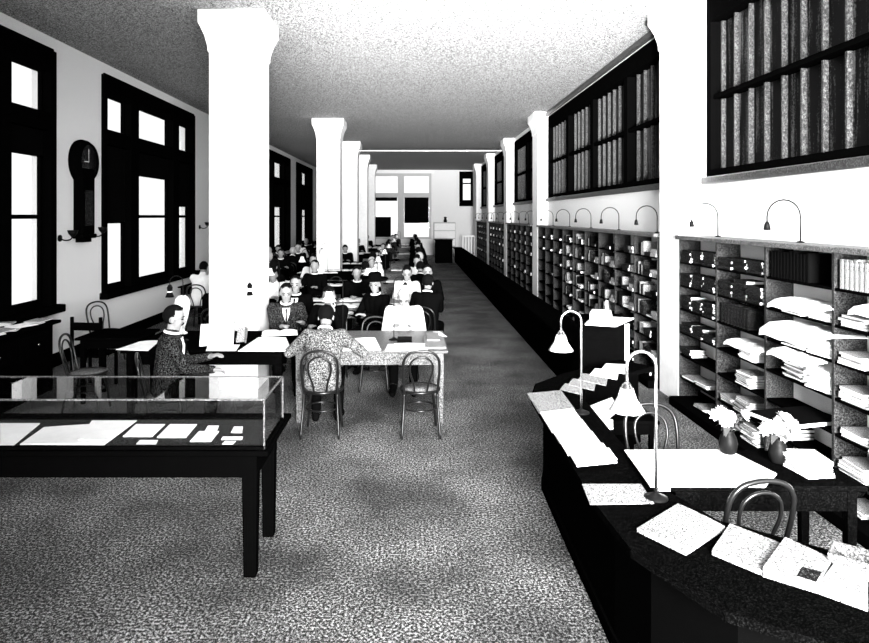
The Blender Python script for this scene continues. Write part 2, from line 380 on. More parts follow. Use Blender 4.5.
# small shared paper meshes (origin = centre bottom)
def mag_mesh(w, d, h, cov, name):
    m = MB(); m.box(-w/2, w/2, -d/2, d/2, 0, h*0.12, 1).box(-w/2+0.003, w/2-0.002, -d/2+0.003, d/2-0.003, h*0.12, h*0.88, 0)
    m.box(-w/2, w/2, -d/2, d/2, h*0.88, h, 1)
    if h > .023: m.box(-w/2-.002, -w/2+.003, -d/2, d/2, 0.0002, h-.0002, 1)
    return m.mesh(name, ['paper', cov])
def book_mesh(w, d, h, cov, name):                # upright: w thick (along y), d depth, h height
    m = MB(); m.box(-d/2, d/2, -w/2, -w/2+0.003, 0, h, 1).box(-d/2, d/2, w/2-0.003, w/2, 0, h, 1)
    m.add([(-d/2, -w/2, 0), (-d/2-0.006, -w/4, 0), (-d/2-0.006, w/4, 0), (-d/2, w/2, 0), (-d/2, -w/2, h), (-d/2-0.006, -w/4, h), (-d/2-0.006, w/4, h), (-d/2, w/2, h)],
          [(0,1,5,4),(1,2,6,5),(2,3,7,6),(0,4,7,3),(4,5,6,7),(3,2,1,0)], 1)
    m.box(-d/2+0.002, d/2-0.004, -w/2+0.003, w/2-0.003, 0.004, h-0.006, 0)
    return m.mesh(name, ['paper_print', cov])
MESH = {}
def cached(kind, *a):
    k = (kind,)+a
    if k not in MESH: MESH[k] = {'mag': mag_mesh, 'book': book_mesh}[kind](*a, kind)
    return MESH[k]
def put(name, me, loc, rot, label, cat, group):
    o = bpy.data.objects.new(name, me); C.objects.link(o); o.location = loc; o.rotation_euler = rot
    return tag(o, label, cat, group)
COUNT = {'magazine': 0, 'bound_volume': 0, 'document_box': 0}
ORD = ['bottom', 'sixth', 'fifth', 'fourth', 'third', 'second', 'top']
SECN = ['pilaster-side section', 'second section', 'third section', 'right-edge section', 'fifth section']
def stack(ya, yb, z, zmax, cov, thick, where, jitter=0.01, wide=0.2, name='magazine', n=None):
    zz = z; k = 0
    d = min(0.29, yb-ya-0.01)
    while zz+thick < zmax and (n is None or k < n):
        h = thick
        put(name, cached('mag', wide, round(d, 2), h, cov), (XB+0.02+wide/2+random.uniform(-jitter, jitter*0.5)-0.01, (ya+yb)/2+random.uniform(-0.3, 0.3)*jitter, zz+0.0005), (0, 0, random.uniform(-1, 1)*jitter*(4 if cov[:5] == 'paper' else 2)),
            '%s %s lying on %s' % ({'paper':'white', 'paper_print':'pale printed', 'paper_grey':'grey-covered','binding':'black-bound','binding2':'dark mottled'}[cov], name.replace('_',' '), where), {'magazine':'magazine','document_box':'box'}.get(name,'book'), '%s in %s' % (name.replace('_',' ').replace('box','boxe')+'s', where))
        COUNT[name] += 1; zz += h+0.001; k += 1
def uprights(ya, yb, z, h, cov, w, where):
    y = ya+w/2
    while y+w/2 <= yb:
        hh = round(h*random.choice([1, 0.97, 0.94]), 3)
        put('bound_volume', cached('book', w, 0.19, hh, cov), (XB+0.115, y, z+0.0005), (0,0,0), '%s upright bound volume in %s' % ({'binding':'black','binding2':'dark mottled','paper_grey':'grey','paper_print':'pale'}[cov], where), 'book', 'bound volumes in %s' % where)
        COUNT['bound_volume'] += 1; y += w+0.0015
# near case: section 0 is farthest (beside pilaster)
fills = {
 0: {6:('s2','binding2',.027,.18),5:('s2','binding2',.027,.17),4:('s2','binding2',.025,.19),3:('s2','binding2',.027,.13),2:('s1','binding2',.03,.1),1:('w',.05),0:('w',.04)},
 1: {6:('s3','binding2',.028,.13),5:('s2','binding2',.03,.2),4:('u','binding2',.06,.2),3:('w',.1),2:('w',.12),1:('w',.13),0:('w',.15)},
 2: {6:('u','binding',.045,.24),5:('p',.06),4:('p',.13),3:('p',.17),1:('n',),0:('w',.1)},
 3: {6:('u','paper_grey',.05,.22),5:('w',.16),4:('w',.17),3:('w',.18),2:('w',.12),1:('w',.18),0:('w',.1)},
 4: {6:('w',.1),4:('w',.1),2:('w',.1)},
}
for s in range(4):
    y1, y0 = SEC[s]-0.03, SEC[s+1]+0.03
    for lv, f in fills[s].items():
        z = SHZ[lv]; where = 'the %s shelf, %s, near bookcase' % (ORD[lv], SECN[s]); L = y1-y0
        if lv == 0: z = 0.1
        if f[0] in ('s1','s2','s3'):
            nst = {'s1':1,'s2':3,'s3':3}[f[0]]
            for q in range(nst):
                a = y1-L*(q+1)/3.1; b = a+L/3.3
                stack(a, b, z, z+f[3]*random.uniform(.8,1.0), f[1], f[2], where, 0.02, .18, 'bound_volume')
        elif f[0] == 'u': uprights(y0+L*.33, y1-.01, z, f[3], f[1], f[2], where)
        elif f[0] == 'w':
            a = y0+L*random.uniform(.12,.3); stack(a, a+.28, z, z+f[1], random.choice(['paper','paper_print']), .014, where, 0.03, .21)
            if random.random() < .7: stack(y1-.3, y1-.03, z, z+f[1]*.6, 'paper_grey', .02, where, 0.02, .2)
        elif f[0] == 'p':
            stack(y0+.02, y0+.31, z, z+f[1], 'paper', .014, where, 0.03, .22); stack(y0+.34, y0+.63, z, z+f[1]*.9, 'paper_print', .014, where, .03, .22)
        elif f[0] == 'd': stack(y0+.03, y0+.32, z, z+f[1], 'binding2', .025, where, .02, .2); stack(y0+.4, y0+.7, z, z+f[1], 'paper_print', .014, where, .03, .22)
        elif f[0] == 'n': stack(y1-.34, y1-.05, z, z+.1, 'binding', .03, where, .01, .2)
def droop(ya, yb, z, out, drop, lab):
    n = 8; vs = []
    prof = [(XR-.03, z+.006), (XB+.1, z+.012), (XB+.02, z+.014), (XB-out*.5, z+.006), (XB-out, z-drop*.5), (XB-out*1.05, z-drop)]
    for i in range(n+1):
        u = i/n; y = ya+(yb-ya)*u; b = .02*abs(math.sin(3*PI*u))
        for (x, zz) in prof: vs.append((x+.015*math.sin(5*u), y, zz+b))
    k = len(prof); N = (n+1)*k; vs += [(x, y, zz-.005) for x, y, zz in vs]
    fs = [(i*k+j, (i+1)*k+j, (i+1)*k+j+1, i*k+j+1) for i in range(n) for j in range(k-1)]
    fs += [tuple(a+N for a in f[::-1]) for f in fs]
    for i in range(n): fs += [(i*k, i*k+N, (i+1)*k+N, (i+1)*k), (i*k+k-1, (i+1)*k+k-1, (i+1)*k+k-1+N, i*k+k-1+N)]
    for j in range(k-1): fs += [(j, j+1, j+1+N, j+N), (n*k+j, n*k+j+N, n*k+j+1+N, n*k+j+1)]
    c = Vector((XB, (ya+yb)/2, z))
    o = MB().add([Vector(v)-c for v in vs], fs, 0, False).build('drooping_newspaper', 'paper'); o.location = c
    tag(o, lab, 'newspaper')
droop(4.80, 5.45, 1.50, .12, .06, 'white newspaper drooping over the fifth shelf edge, third section, near bookcase')
droop(4.75, 5.5, 1.30, .16, .10, 'wide white newspaper drooping over the fourth shelf stack, third section, near bookcase')
droop(4.9, 5.5, 1.08, .1, .05, 'white newspaper hanging over the third-level stack, third section, near bookcase')
droop(3.9, 4.5, 1.57, .08, .05, 'white newspaper drooping near the right edge of the near bookcase')
droop(5.75, 6.35, .99, .06, .04, 'white newspaper folded over a shelf in the second section, near bookcase')
# far bookcase 2: mixed dark volumes and pale magazines
for s in range(9):
    y0 = 8.28+s*(7.94/9)+.03; y1 = y0+7.94/9-.06
    for lv in range(7):
        z = SHZ[lv] if lv else .1; where = 'the %s shelf of the long second bookcase' % ORD[lv]
        if s > 5 and (lv in (0,1) or random.random() < .35): continue
        r = random.random()
        a = y0+.22
        if r < .55 or lv > 4: stack(a, a+.25, z, z+random.uniform(.06,.12), 'binding2', .048, where, .02, .18, 'document_box')  # dark bound volumes, built extra thick
        elif r < .85 and s < 6: stack(a, a+.24, z, z+random.uniform(.03,.08), 'paper_print', .02, where, .03, .2)
        if s < 6 and lv and random.random() < .75:
            yy = y1-.32
            for c in range(random.choice([2,3,4])):
                uprights(yy, yy+.062, z, random.choice([.14,.17,.2]), random.choice(['binding2','binding','paper_grey','paper_print']), .05, where); yy += .062
        if s < 4: stack(y0, y0+.2, z, z+.1, random.choice(['binding','paper_grey']), .048, where, .02, .18, 'document_box')
for by in (17.08, 22.48, 27.78):
    for s in range(5):
        for lv in (2,4,5,6):
            y0 = by+s*.9+.1; stack(y0+.1, y0+.4, SHZ[lv], SHZ[lv]+.13, 'binding2', .1, 'the dark bookcases farther down the right wall', .02, .18, 'document_box')  # bound volumes merged into one thick bundle each

# ------------------------------------------------------------------ tables
def table(x0, x1, y0, y1, z, m, lab, leg=0.07, ap=0.13, grp=None, inset=0.05):
    t = thing('reading_table', lab, 'table', ((x0+x1)/2, (y0+y1)/2, 0), 0, grp)
    w, d = (x1-x0)/2, (y1-y0)/2
    MB().box(-w, w, -d, d, z-0.03, z, bev=0.006).build('tabletop', m, t)
    MB().box(-w+inset, w-inset, -d+inset, -d+inset+0.025, z-0.03-ap, z-0.03).box(-w+inset, w-inset, d-inset-.025, d-inset, z-0.03-ap, z-0.03).box(-w+inset, -w+inset+.025, -d+inset+.025, d-inset-.025, z-0.03-ap, z-0.03).box(w-inset-.025, w-inset, -d+inset+.025, d-inset-.025, z-0.03-ap, z-0.03).build('apron', m, t)
    for sx in (-1, 1):
        for sy in (-1, 1):
            a = sx*(w-inset-leg/2+0.004); b = sy*(d-inset-leg/2+0.004)
            k = MB(); hw = leg/2; q = leg/2*0.82
            k.add([(a-q,b-q,0),(a+q,b-q,0),(a+q,b+q,0),(a-q,b+q,0),(a-hw,b-hw,z-.2),(a+hw,b-hw,z-.2),(a+hw,b+hw,z-.2),(a-hw,b+hw,z-.2),(a-hw,b-hw,z-.03),(a+hw,b-hw,z-.03),(a+hw,b+hw,z-.03),(a-hw,b+hw,z-.03)],
                  [(3,2,1,0),(0,1,5,4),(1,2,6,5),(2,3,7,6),(3,0,4,7),(4,5,9,8),(5,6,10,9),(6,7,11,10),(7,4,8,11),(8,9,10,11)])
            k.build('leg', m, t)
    return t
ROW = [6.85, 10.0, 13.05, 16.0, 19.1, 24.0, 28.6, 31.45]
ROWN = len(ROW)
ordn = ['first','second','third','fourth','fifth','sixth','seventh','eighth','ninth']
for k, y in enumerate(ROW):
    table(-1.30, 0.36, y, y+1.2, 0.78, 'oak', 'light oak reading table beside the aisle, %s row from the front' % ordn[k])
    table(-3.1, -1.36, y, y+1.2, 0.78, 'dark_wood_and_shade', 'shade-darkened reading table left of the aisle table, %s row from the front' % ordn[k])  # shade on these left tables is put into the wood colour
for k in range(2, ROWN-1):
    table(-4.75, -3.25, ROW[k], ROW[k]+1.2, 0.78, 'dark_wood_and_shade', 'dark reading table by the left windows, %s row from the front' % ordn[k])
t = table(-4.25, -0.87, 3.86, 4.62, 0.80, 'black_wood', 'long black display table in the left foreground under the glass case', 0.09, 0.16, None, 0.09)
t.name = 'display_table'
t = table(-3.95, -3.2, 7.55, 8.2, 0.78, 'black_wood', 'small black side table behind the cane bentwood chair at left', .05, .1)
t.name = 'side_table'
# glass case
t = thing('glass_display_case', 'low glass display case on the black foreground table', 'display case', (0,0,0.80))
x0, x1, y0, y1, h = -4.1, -0.90, 3.905, 4.46, 0.295
r = 0.0045
g = MB().box(x0, x1, y0, y0+.004, 0.002, h).box(x0, x1, y1-.004, y1, 0.002, h).box(x1-.004, x1, y0+.004, y1-.004, 0.002, h).box(x0, x0+.004, y0+.004, y1-.004, 0.002, h)
g.build('glass_sides', 'glass', t)
MB().box(x0, x1, y0, y1, h, h+.004).build('glass_lid', 'glass', t)
fr = MB()
for (a, b) in ((x0,y0),(x1,y0),(x0,y1),(x1,y1)): fr.box(a-r, a+r, b-r, b+r, 0, h)
fr.box(x0, x1, y0-r, y0+r, h-.004, h+.006).box(x0, x1, y1-r, y1+r, h-.004, h+.006).box(x1-r, x1+r, y0, y1, h-.004, h+.006).box(x0-r, x0+r, y0, y1, h-.004, h+.006)
fr.build('case_frame', 'oak', t)
fr = MB().box(x0, x1, y0-.012, y0+.008, 0, .018).box(x0, x1, y1-.008, y1+.012, 0, .018).box(x1-.008, x1+.012, y0, y1, 0, .018)
fr.build('base_moulding', 'dark_wood_and_shade', t)
M['baize'] = mat('case_lining', 0.05, 0.9, 0.0, speck=(0.002, 0.1, 140, 0.46, 0.62))
MB().box(x0+.012, x1-.012, y0+.012, y1-.012, 0.0005, .006).build('lining', 'baize', t)

def sheet(pix, z, name, lab, cat, m='paper', th=0.006, group=None, sag=0.0, under=0.0005):
    P = [at(x, y, z) for x, y in pix]
    if sag:                                     # gently curved grid
        vs = []; n = 8
        for i in range(n+1):
            for j in range(n+1):
                u, v = i/n, j/n
                p = (P[0]*(1-u)+P[1]*u)*(1-v)+(P[3]*(1-u)+P[2]*u)*v
                vs.append(Vector((p.x, p.y, z+under+th+sag*math.sin(PI*u)*(0.6+0.4*math.cos(5*v))**2)))
        top = len(vs); vs += [Vector((p.x, p.y, z+under)) for p in vs[:top]]
        N = n+1; fs = [(i*N+j,(i+1)*N+j,(i+1)*N+j+1,i*N+j+1) for i in range(n) for j in range(n)]
        fs += [tuple(a+top for a in f[::-1]) for f in fs]
        ed = [j for j in range(N)] + [i*N+n for i in range(1,N)] + [n*N+j for j in range(n-1,-1,-1)] + [i*N for i in range(n-1,0,-1)]
        fs += [(ed[k], ed[(k+1)%len(ed)], ed[(k+1)%len(ed)]+top, ed[k]+top) for k in range(len(ed))]
        mb = MB().add(vs, fs, 0, False)
    else: mb = MB().prism([(p.x, p.y) for p in P], z+under, z+under+th)
    o = mb.build(name, m); c = sum(P, Vector())/len(P)
    for v in o.data.vertices: v.co -= c
    o.location = c
    return tag(o, lab, cat, group)
zc = 0.808
sheet([(14,445.5),(0,445.5),(0,424),(40,424)], zc, 'folded_newspaper', 'white folded newspaper at the far left end of the glass case', 'newspaper')
sheet([(20,445),(104,445.5),(133,423),(44,428)], zc, 'open_newspaper', 'large white open newspaper with ragged edges in the glass case', 'newspaper', sag=.006)
sheet([(78,440),(110,441),(137,421),(92,421)], zc+.016, 'folded_newspaper', 'white folded sheet on top of the large newspaper in the case', 'newspaper', th=.004)
sheet([(123,437),(152,437),(165,425),(136,425)], zc, 'booklet', 'white booklet next to the large newspaper in the case', 'booklet')
sheet([(157,438),(186,438),(197,425),(170,425)], zc, 'booklet', 'white booklet, third of the large papers from the right in the case', 'booklet')
sheet([(136,444.5),(156,444.5),(158,440.5),(140,440.5)], zc, 'caption_card', 'small white card in front of the left booklet in the case', 'card', th=.003)
sheet([(190,442),(211,442),(219,432),(199,432)], zc, 'booklet', 'small white square leaflet in the middle right of the case', 'booklet')
sheet([(205,431),(217,431),(219,426),(208,426)], zc, 'caption_card', 'tiny pale card behind the square leaflet in the case', 'card', th=.003)
sheet([(231,433),(242,433),(243,427),(234,427)], zc, 'caption_card', 'round-cornered pale card at the back right of the case', 'card', th=.003)
sheet([(221,440),(242,440),(243,437),(223,437)], zc, 'caption_card', 'narrow white strip card at the right of the case', 'card', th=.003)
sheet([(222,444.6),(233,444.6),(236,441.5),(225,441.5)], zc, 'caption_card', 'small white card in front of the narrow strip card', 'card', th=.003)

# left cabinet with papers
t = thing('low_cabinet', 'black low cabinet with drawers against the left wall, papers on top', 'cabinet', (-5.2, 5.2, 0))
MB().box(0, 0.62, 0, 3.05, 0, 0.84, bev=0.008).build('carcass', 'black_wood', t)
MB().box(0, 0.7, -.04, 3.1, 0.84, 0.88, bev=0.008).build('cabinet_top', 'black_wood', t)
for i in range(4):
    d = MB().box(0.62, 0.635, 0.08+i*.75, .76+i*.75, 0.5, 0.78, bev=.004).build('drawer', 'black_wood', t)
    MB().lathe([(0.008,0),(0.008,.015),(.018,.022),(.014,.03)], n=10).build('knob', 'brass', d, (0.635, .42+i*.75, .64)).rotation_euler = (0,PI/2,0)
for i in range(11):
    y = 7.15+(i%6)*.19
    put('loose_magazine', cached('mag', .21, .28, .012, 'paper_grey' if i % 3 else 'paper'), ((-4.68 if i < 6 else -4.98)+random.uniform(-.02,.02), y, .8805+(.0125 if i % 2 else 0)), (0,0,random.uniform(-.5,.5)), 'loose magazine on top of the black cabinet by the left wall', 'magazine', 'loose magazines on the left cabinet')

# ------------------------------------------------------------------ chairs
def bentwood(m='bent', mh='bent'):
    t = thing('bentwood_chair', 'x', 'chair')
    n = 28
    MB().lathe([(0.0,.435),(0.185,.435),(0.187,.44),(0.19,.452),(0.0,.449)], n=n).build('seat', 'cane', t)
    MB().tube([(0.195*math.cos(2*PI*k/n), 0.195*math.sin(2*PI*k/n), .445) for k in range(n)], 0.017, 8, True).build('seat_ring', m, t)
    bk = []
    for s in (-1, 1):
        side = [(s*.165,-.155,.43),(s*.172,-.185,.55),(s*.18,-.215,.68),(s*.168,-.24,.79)]
        bk.append(side)
    pts = bk[0] + [(-.11,-.252,.855),(0,-.256,.877),(.11,-.252,.855)] + bk[1][::-1]
    MB().tube(cr(pts, 5), 0.0135, 8).build('back_frame', mh, t)
    pts = [(-.06,-.17,.44),(-.075,-.19,.54),(-.11,-.215,.66),(-.105,-.235,.75),(-.06,-.245,.80),(0,-.248,.815),(.06,-.245,.80),(.105,-.235,.75),(.11,-.215,.66),(.075,-.19,.54),(.06,-.17,.44)]
    MB().tube(cr(pts, 5), 0.010, 8).build('inner_hoop', mh, t)
    for s in (-1, 1):
        MB().tube(cr([(s*.165,-.155,.43),(s*.17,-.165,.3),(s*.19,-.22,.0)], 5), [.014]*5+[.0135]*5+[.012], 8).build('leg', m, t)
        MB().tube(cr([(s*.135,.13,.43),(s*.155,.15,.25),(s*.18,.18,.0)], 5), [.017]*5+[.014]*5+[.012], 8).build('leg', m, t)
    MB().tube([(0.17*math.cos(2*PI*k/n), 0.165*math.sin(2*PI*k/n)-.005, .26) for k in range(n)], 0.009, 6, True).build('stretcher', m, t)
    return t
ch = bentwood()
FREE = [True]
def chair(x, y, rz, lab, grp=None):
    if FREE[0]:
        FREE[0] = False; ch.location = (x, y, 0); ch.rotation_euler = (0,0,rz); ch['label'] = lab
        if grp: ch['group'] = grp
        return ch
    return dup(ch, (x, y, 0), rz, lab, grp)
chair(-0.93, 6.62, 0.0, 'bentwood chair with a double hoop back holding the reader in the grey coat')
chair(0.06, 6.62, 0.05, 'empty bentwood chair at the right end of the first light oak table')
chair(-0.50, 8.28, PI, 'empty bentwood chair behind the first light oak table')
chair(-1.70, 8.66, PI+.15, 'bentwood chair of the reader seated beside the near column')
chair(-3.66, 7.3, -PI/2+.15, 'cane seated bentwood chair standing sideways behind the display case')
chair(-4.68, 9.9, -PI/2-.5, 'bentwood chair by the left wall below the big window')
chair(-2.42, 6.32, -PI/2+.35, 'bentwood chair under the moustached man at the left table')
t = thing('side_chair', 'dark straight-backed chair with one top slat against the white wall', 'chair', (-4.1, 8.35, 0), -0.1)
MB().box(-.2,.2,-.2,.2,.42,.45,bev=.008).build('seat','black_wood',t)
for s in (-1,1):
    MB().box(s*.19-.018,s*.19+.018,-.2,-.165,0,.93,bev=.004).build('leg','black_wood',t)
    MB().box(s*.18-.018,s*.18+.018,.165,.2,0,.42,bev=.004).build('leg','black_wood',t)
MB().box(-.172,.172,-.195,-.17,.76,.86,bev=.004).build('backrest','black_wood',t)

# ------------------------------------------------------------------ people
def ik(a, b, l1, l2, pole):
    d = (b-a).length; d2 = min(d, l1+l2-.005); u = (b-a).normalized()
    b2 = a+u*d2
    x = (l1*l1-l2*l2+d2*d2)/(2*d2); hgt = math.sqrt(max(0, l1*l1-x*x))
    p = pole-u*pole.dot(u); p.normalize()
    return a+u*x+p*hgt, b2
def person_parts(lean=0.25, hp=0.3, hy=0.0, hl=None, hr=None, vox=0.012, legy=0.0, bun=False, fem=False, pole=(.3,-.3,-.6)):
    prim = []                                   # (p0, r0, p1, r1, tag)
    V = Vector
    pel = V((0,0,.56)); ax = V((0,math.sin(lean),math.cos(lean))); fw = V((0,math.cos(lean),-math.sin(lean)))
    def T(x, f, u): return pel+ax*u+fw*f+V((x,0,0))
    sw = .155 if fem else .175
    for s in (-1,1):
        prim += [(T(s*.075,0,-.02),.115,T(s*.065,.01,.2),.10,'top'), (T(s*.065,.01,.2),.10,T(s*.095,.01,.38),.105,'top'), (T(s*.09,-.02,.4),.085,T(s*sw,-.01,.44),.062,'top')]
    prim += [(T(0,0,.1),.115,T(0,0,.4),.115,'top'), (T(0,-.015,.44),.08,T(0,0,.52),.056,'top')]
    nb = T(0,.0,.50)
    q = Matrix.Rotation(hy, 3, 'Z') @ Matrix.Rotation(-hp, 3, 'X')
    hd = nb + V((0,math.sin(lean*.5+hp*.5),math.cos(lean*.5+hp*.5)))*.112
    prim.append((nb,.052,hd,.047,'skin'))
    def Hd(x, y, z): return hd + q @ V((x,y,z))
    E = []                                      # ellipsoids (centre, radii, tag)
    E.append((Hd(0,0,.065),(.076,.096,.095),'head')); E.append((Hd(0,.03,0.0),(.058,.062,.078),'face'))
    E.append((Hd(0,.058,.03),(.052,.035,.05),'face'))
    E.append((Hd(0,.052,-.062),(.026,.026,.02),'face'))
    prim.append((Hd(0,.088,.048),.009,Hd(0,.108,.012),.014,'face'))
    prim.append((Hd(-.018,.082,-.022),.008,Hd(.018,.082,-.022),.008,'face'))
    for s in (-1,1):
        prim.append((Hd(s*.012,.086,.058),.009,Hd(s*.045,.072,.058),.010,'face'))
        E.append((Hd(s*.077,-.002,.022),(.01,.02,.032),'ear'))
        E.append((Hd(s*.035,.068,.005),(.02,.018,.02),'face'))
    if bun: E.append((Hd(0,-.085,.12),(.05,.045,.04),'hair'))
    # arms
    hl = V(hl) if hl else V((-.12,.46,.81)); hr = V(hr) if hr else V((.12,.46,.81))
    fsd = []
    for s, tgt in ((-1,hl),(1,hr)):
        sh = T(s*(sw+.01),-.005,.43)
        el, wr = ik(sh, tgt, .29, .26, V((s*pole[0],pole[1],pole[2])))
        prim += [(sh,.058,el,.043,'top'),(el,.044,wr,.031,'top')]
        dr = (wr-el).normalized(); side = dr.cross(V((0,0,1))).normalized(); up = side.cross(dr)
        ph = wr+dr*.075
        for k in (-1,0,1): prim.append((wr+side*k*.014,.019,ph+side*k*.022,.016,'hand'))
        for k, ln in ((-1.5,.052),(-.5,.068),(.5,.072),(1.5,.062)):
            kk = k*s; a = ph+side*kk*.019; b = a+(dr*.9-up*.3)*ln*.55; c = b+(dr*.6-up*.75)*ln*.45
            prim += [(a,.0105,b,.0095,'hand'),(b,.0095,c,.0085,'hand')]
        a = wr+dr*.02-side*s*.02; b = a+(dr*.6-side*s*.75)*.045; c = b+(dr*.9-side*s*.25-up*.2)*.035
        prim += [(a,.014,b,.012,'hand'),(b,.012,c,.0095,'hand')]
        # legs
        hip = V((s*.09,.0,.555)); kn = V((s*.12,.44,.51)); an = V((s*.12,.40+legy,.09)); toe = V((s*.13,.57+legy,.04)); heel = V((s*.12,.36+legy,.045))
        prim += [(hip,.095,kn,.062,'leg'),(kn,.060,an,.042,'leg'),(an,.04,toe,.036,'shoe'),(an,.04,heel,.036,'shoe'),(toe,.036,toe+V((0,.05,-.003)),.03,'shoe')]
    # union mesh -> voxel remesh
    bm = bmesh.new()
    def ell(c, r, rot=None):
        m = Matrix.Translation(c) @ (rot.to_4x4() if rot else Matrix()) @ Matrix.Diagonal((r[0],r[1],r[2],1))
        bmesh.ops.create_icosphere(bm, subdivisions=3, radius=1, matrix=m)
    def cap(a, ra, b, rb):
        d = b-a; L = d.length
        if L < 1e-5: return
        rot = d.to_track_quat('Z','Y').to_matrix()
        N = 14; rings = []
        for k in range(7):
            w = -PI/2+k*PI/12; rings.append((ra*math.cos(w), ra*math.sin(w)))
        for k in range(7):
            w = k*PI/12; rings.append((rb*math.cos(w), L+rb*math.sin(w)))
        R = [[bm.verts.new(a+rot@V((max(r,.0006)*math.cos(2*PI*j/N), max(r,.0006)*math.sin(2*PI*j/N), z))) for j in range(N)] for r, z in rings]
        for i in range(len(R)-1):
            for j in range(N): bm.faces.new((R[i][j],R[i][(j+1)%N],R[i+1][(j+1)%N],R[i+1][j]))
        bm.faces.new(R[0][::-1]); bm.faces.new(R[-1])
    for a, ra, b, rb, _ in prim: cap(a, ra, b, rb)
    for c, r, _ in E: ell(c, r, q)
    me = bpy.data.meshes.new('tmp'); bm.to_mesh(me); bm.free()
    ob = bpy.data.objects.new('tmp', me); C.objects.link(ob)
    md = ob.modifiers.new('r', 'REMESH'); md.mode = 'VOXEL'; md.voxel_size = vox
    dg = bpy.context.evaluated_depsgraph_get(); dg.update()
    res = bpy.data.meshes.new_from_object(ob.evaluated_get(dg)); bpy.data.objects.remove(ob)
    bm = bmesh.new(); bm.from_mesh(res)
    for _ in range(2): bmesh.ops.smooth_vert(bm, verts=bm.verts, factor=.5, use_axis_x=True, use_axis_y=True, use_axis_z=True)
    bm.normal_update(); qi = q.inverted()
    def tagof(p):
        best = 9; bt = 'top'
        for a, ra, b, rb, tg in prim:
            d = b-a; t = max(0, min(1, (p-a).dot(d)/max(d.length_squared,1e-9))); v = (p-a-d*t).length-(ra+(rb-ra)*t)
            if v < best: best, bt = v, tg
        for c, r, tg in E:
            l = qi@(p-c); k = V((l.x/r[0],l.y/r[1],l.z/r[2])).length; v = (k-1)*min(r)
            if v < best: best, bt = v, tg
        return bt
    groups = {'top':[], 'leg':[], 'shoe':[], 'hair':[]}
    for f in bm.faces:
        p = f.calc_center_median(); tg = tagof(p)
        if tg in ('head','hair'):
            l = qi@(p-hd)
            if tg == 'hair' or l.z > .115+.3*max(0,-l.y)*0 and l.y < .065 or l.y < .012 and l.z > -.01: groups['hair'].append(f)
        elif tg in groups: groups[tg].append(f)
    out = {}
    for nm, off in (('top',.009),('leg',.008),('shoe',.005),('hair',.012)):
        vi = {}; vs = []; fs = []
        for f in groups[nm]:
            idx = []
            for v in f.verts:
                if v.index not in vi: vi[v.index] = len(vs); vs.append(v.co+v.normal*off)
                idx.append(vi[v.index])
            fs.append(idx)
        mm = MB(); mm.add(vs, fs, 0, True); out[nm] = mm
    bm.to_mesh(res); bm.free(); res.materials.clear()
    for p_ in res.polygons: p_.use_smooth = True
    out['body'] = res
    out['Hd'] = Hd; out['q'] = q; out['nb'] = nb; out['ax'] = ax; out['T'] = T
    return out
POSES = {}
def get_pose(key):
    if key not in POSES:
        kw = {
         'read': dict(lean=.3, hp=.45), 'read2': dict(lean=.18, hp=.25, hl=(-.2,.42,.84), hr=(.05,.5,.82)),
         'up': dict(lean=.08, hp=.05, hl=(-.16,.42,.83), hr=(.16,.42,.83)), 'chin': dict(lean=.35, hp=.3, hl=(-.08,.36,1.0), hr=(.2,.48,.81)),
         'lady': dict(lean=.15, hp=.3, fem=True, bun=True), 'back_near': dict(pole=(.8,-.5,-.3), lean=.46, hp=.6, vox=.009, hl=(-.19,.42,.815), hr=(.2,.42,.815)),
         'side_near': dict(lean=.12, hp=.12, hy=-.05, vox=.007, hl=(-.05,.42,.80), hr=(.1,.44,.70)),
         'shirt_near': dict(pole=(.55,-.75,-.3), lean=.32, hp=.6, vox=.009, hl=(-.1,.34,.815), hr=(.1,.34,.815)),
         'turned': dict(lean=.12, hp=.12, hy=.5, hl=(-.1,.4,.8), hr=(.15,.42,.81), vox=.01),
        }[key]
        POSES[key] = person_parts(**kw)
    return POSES[key]
PM = {}
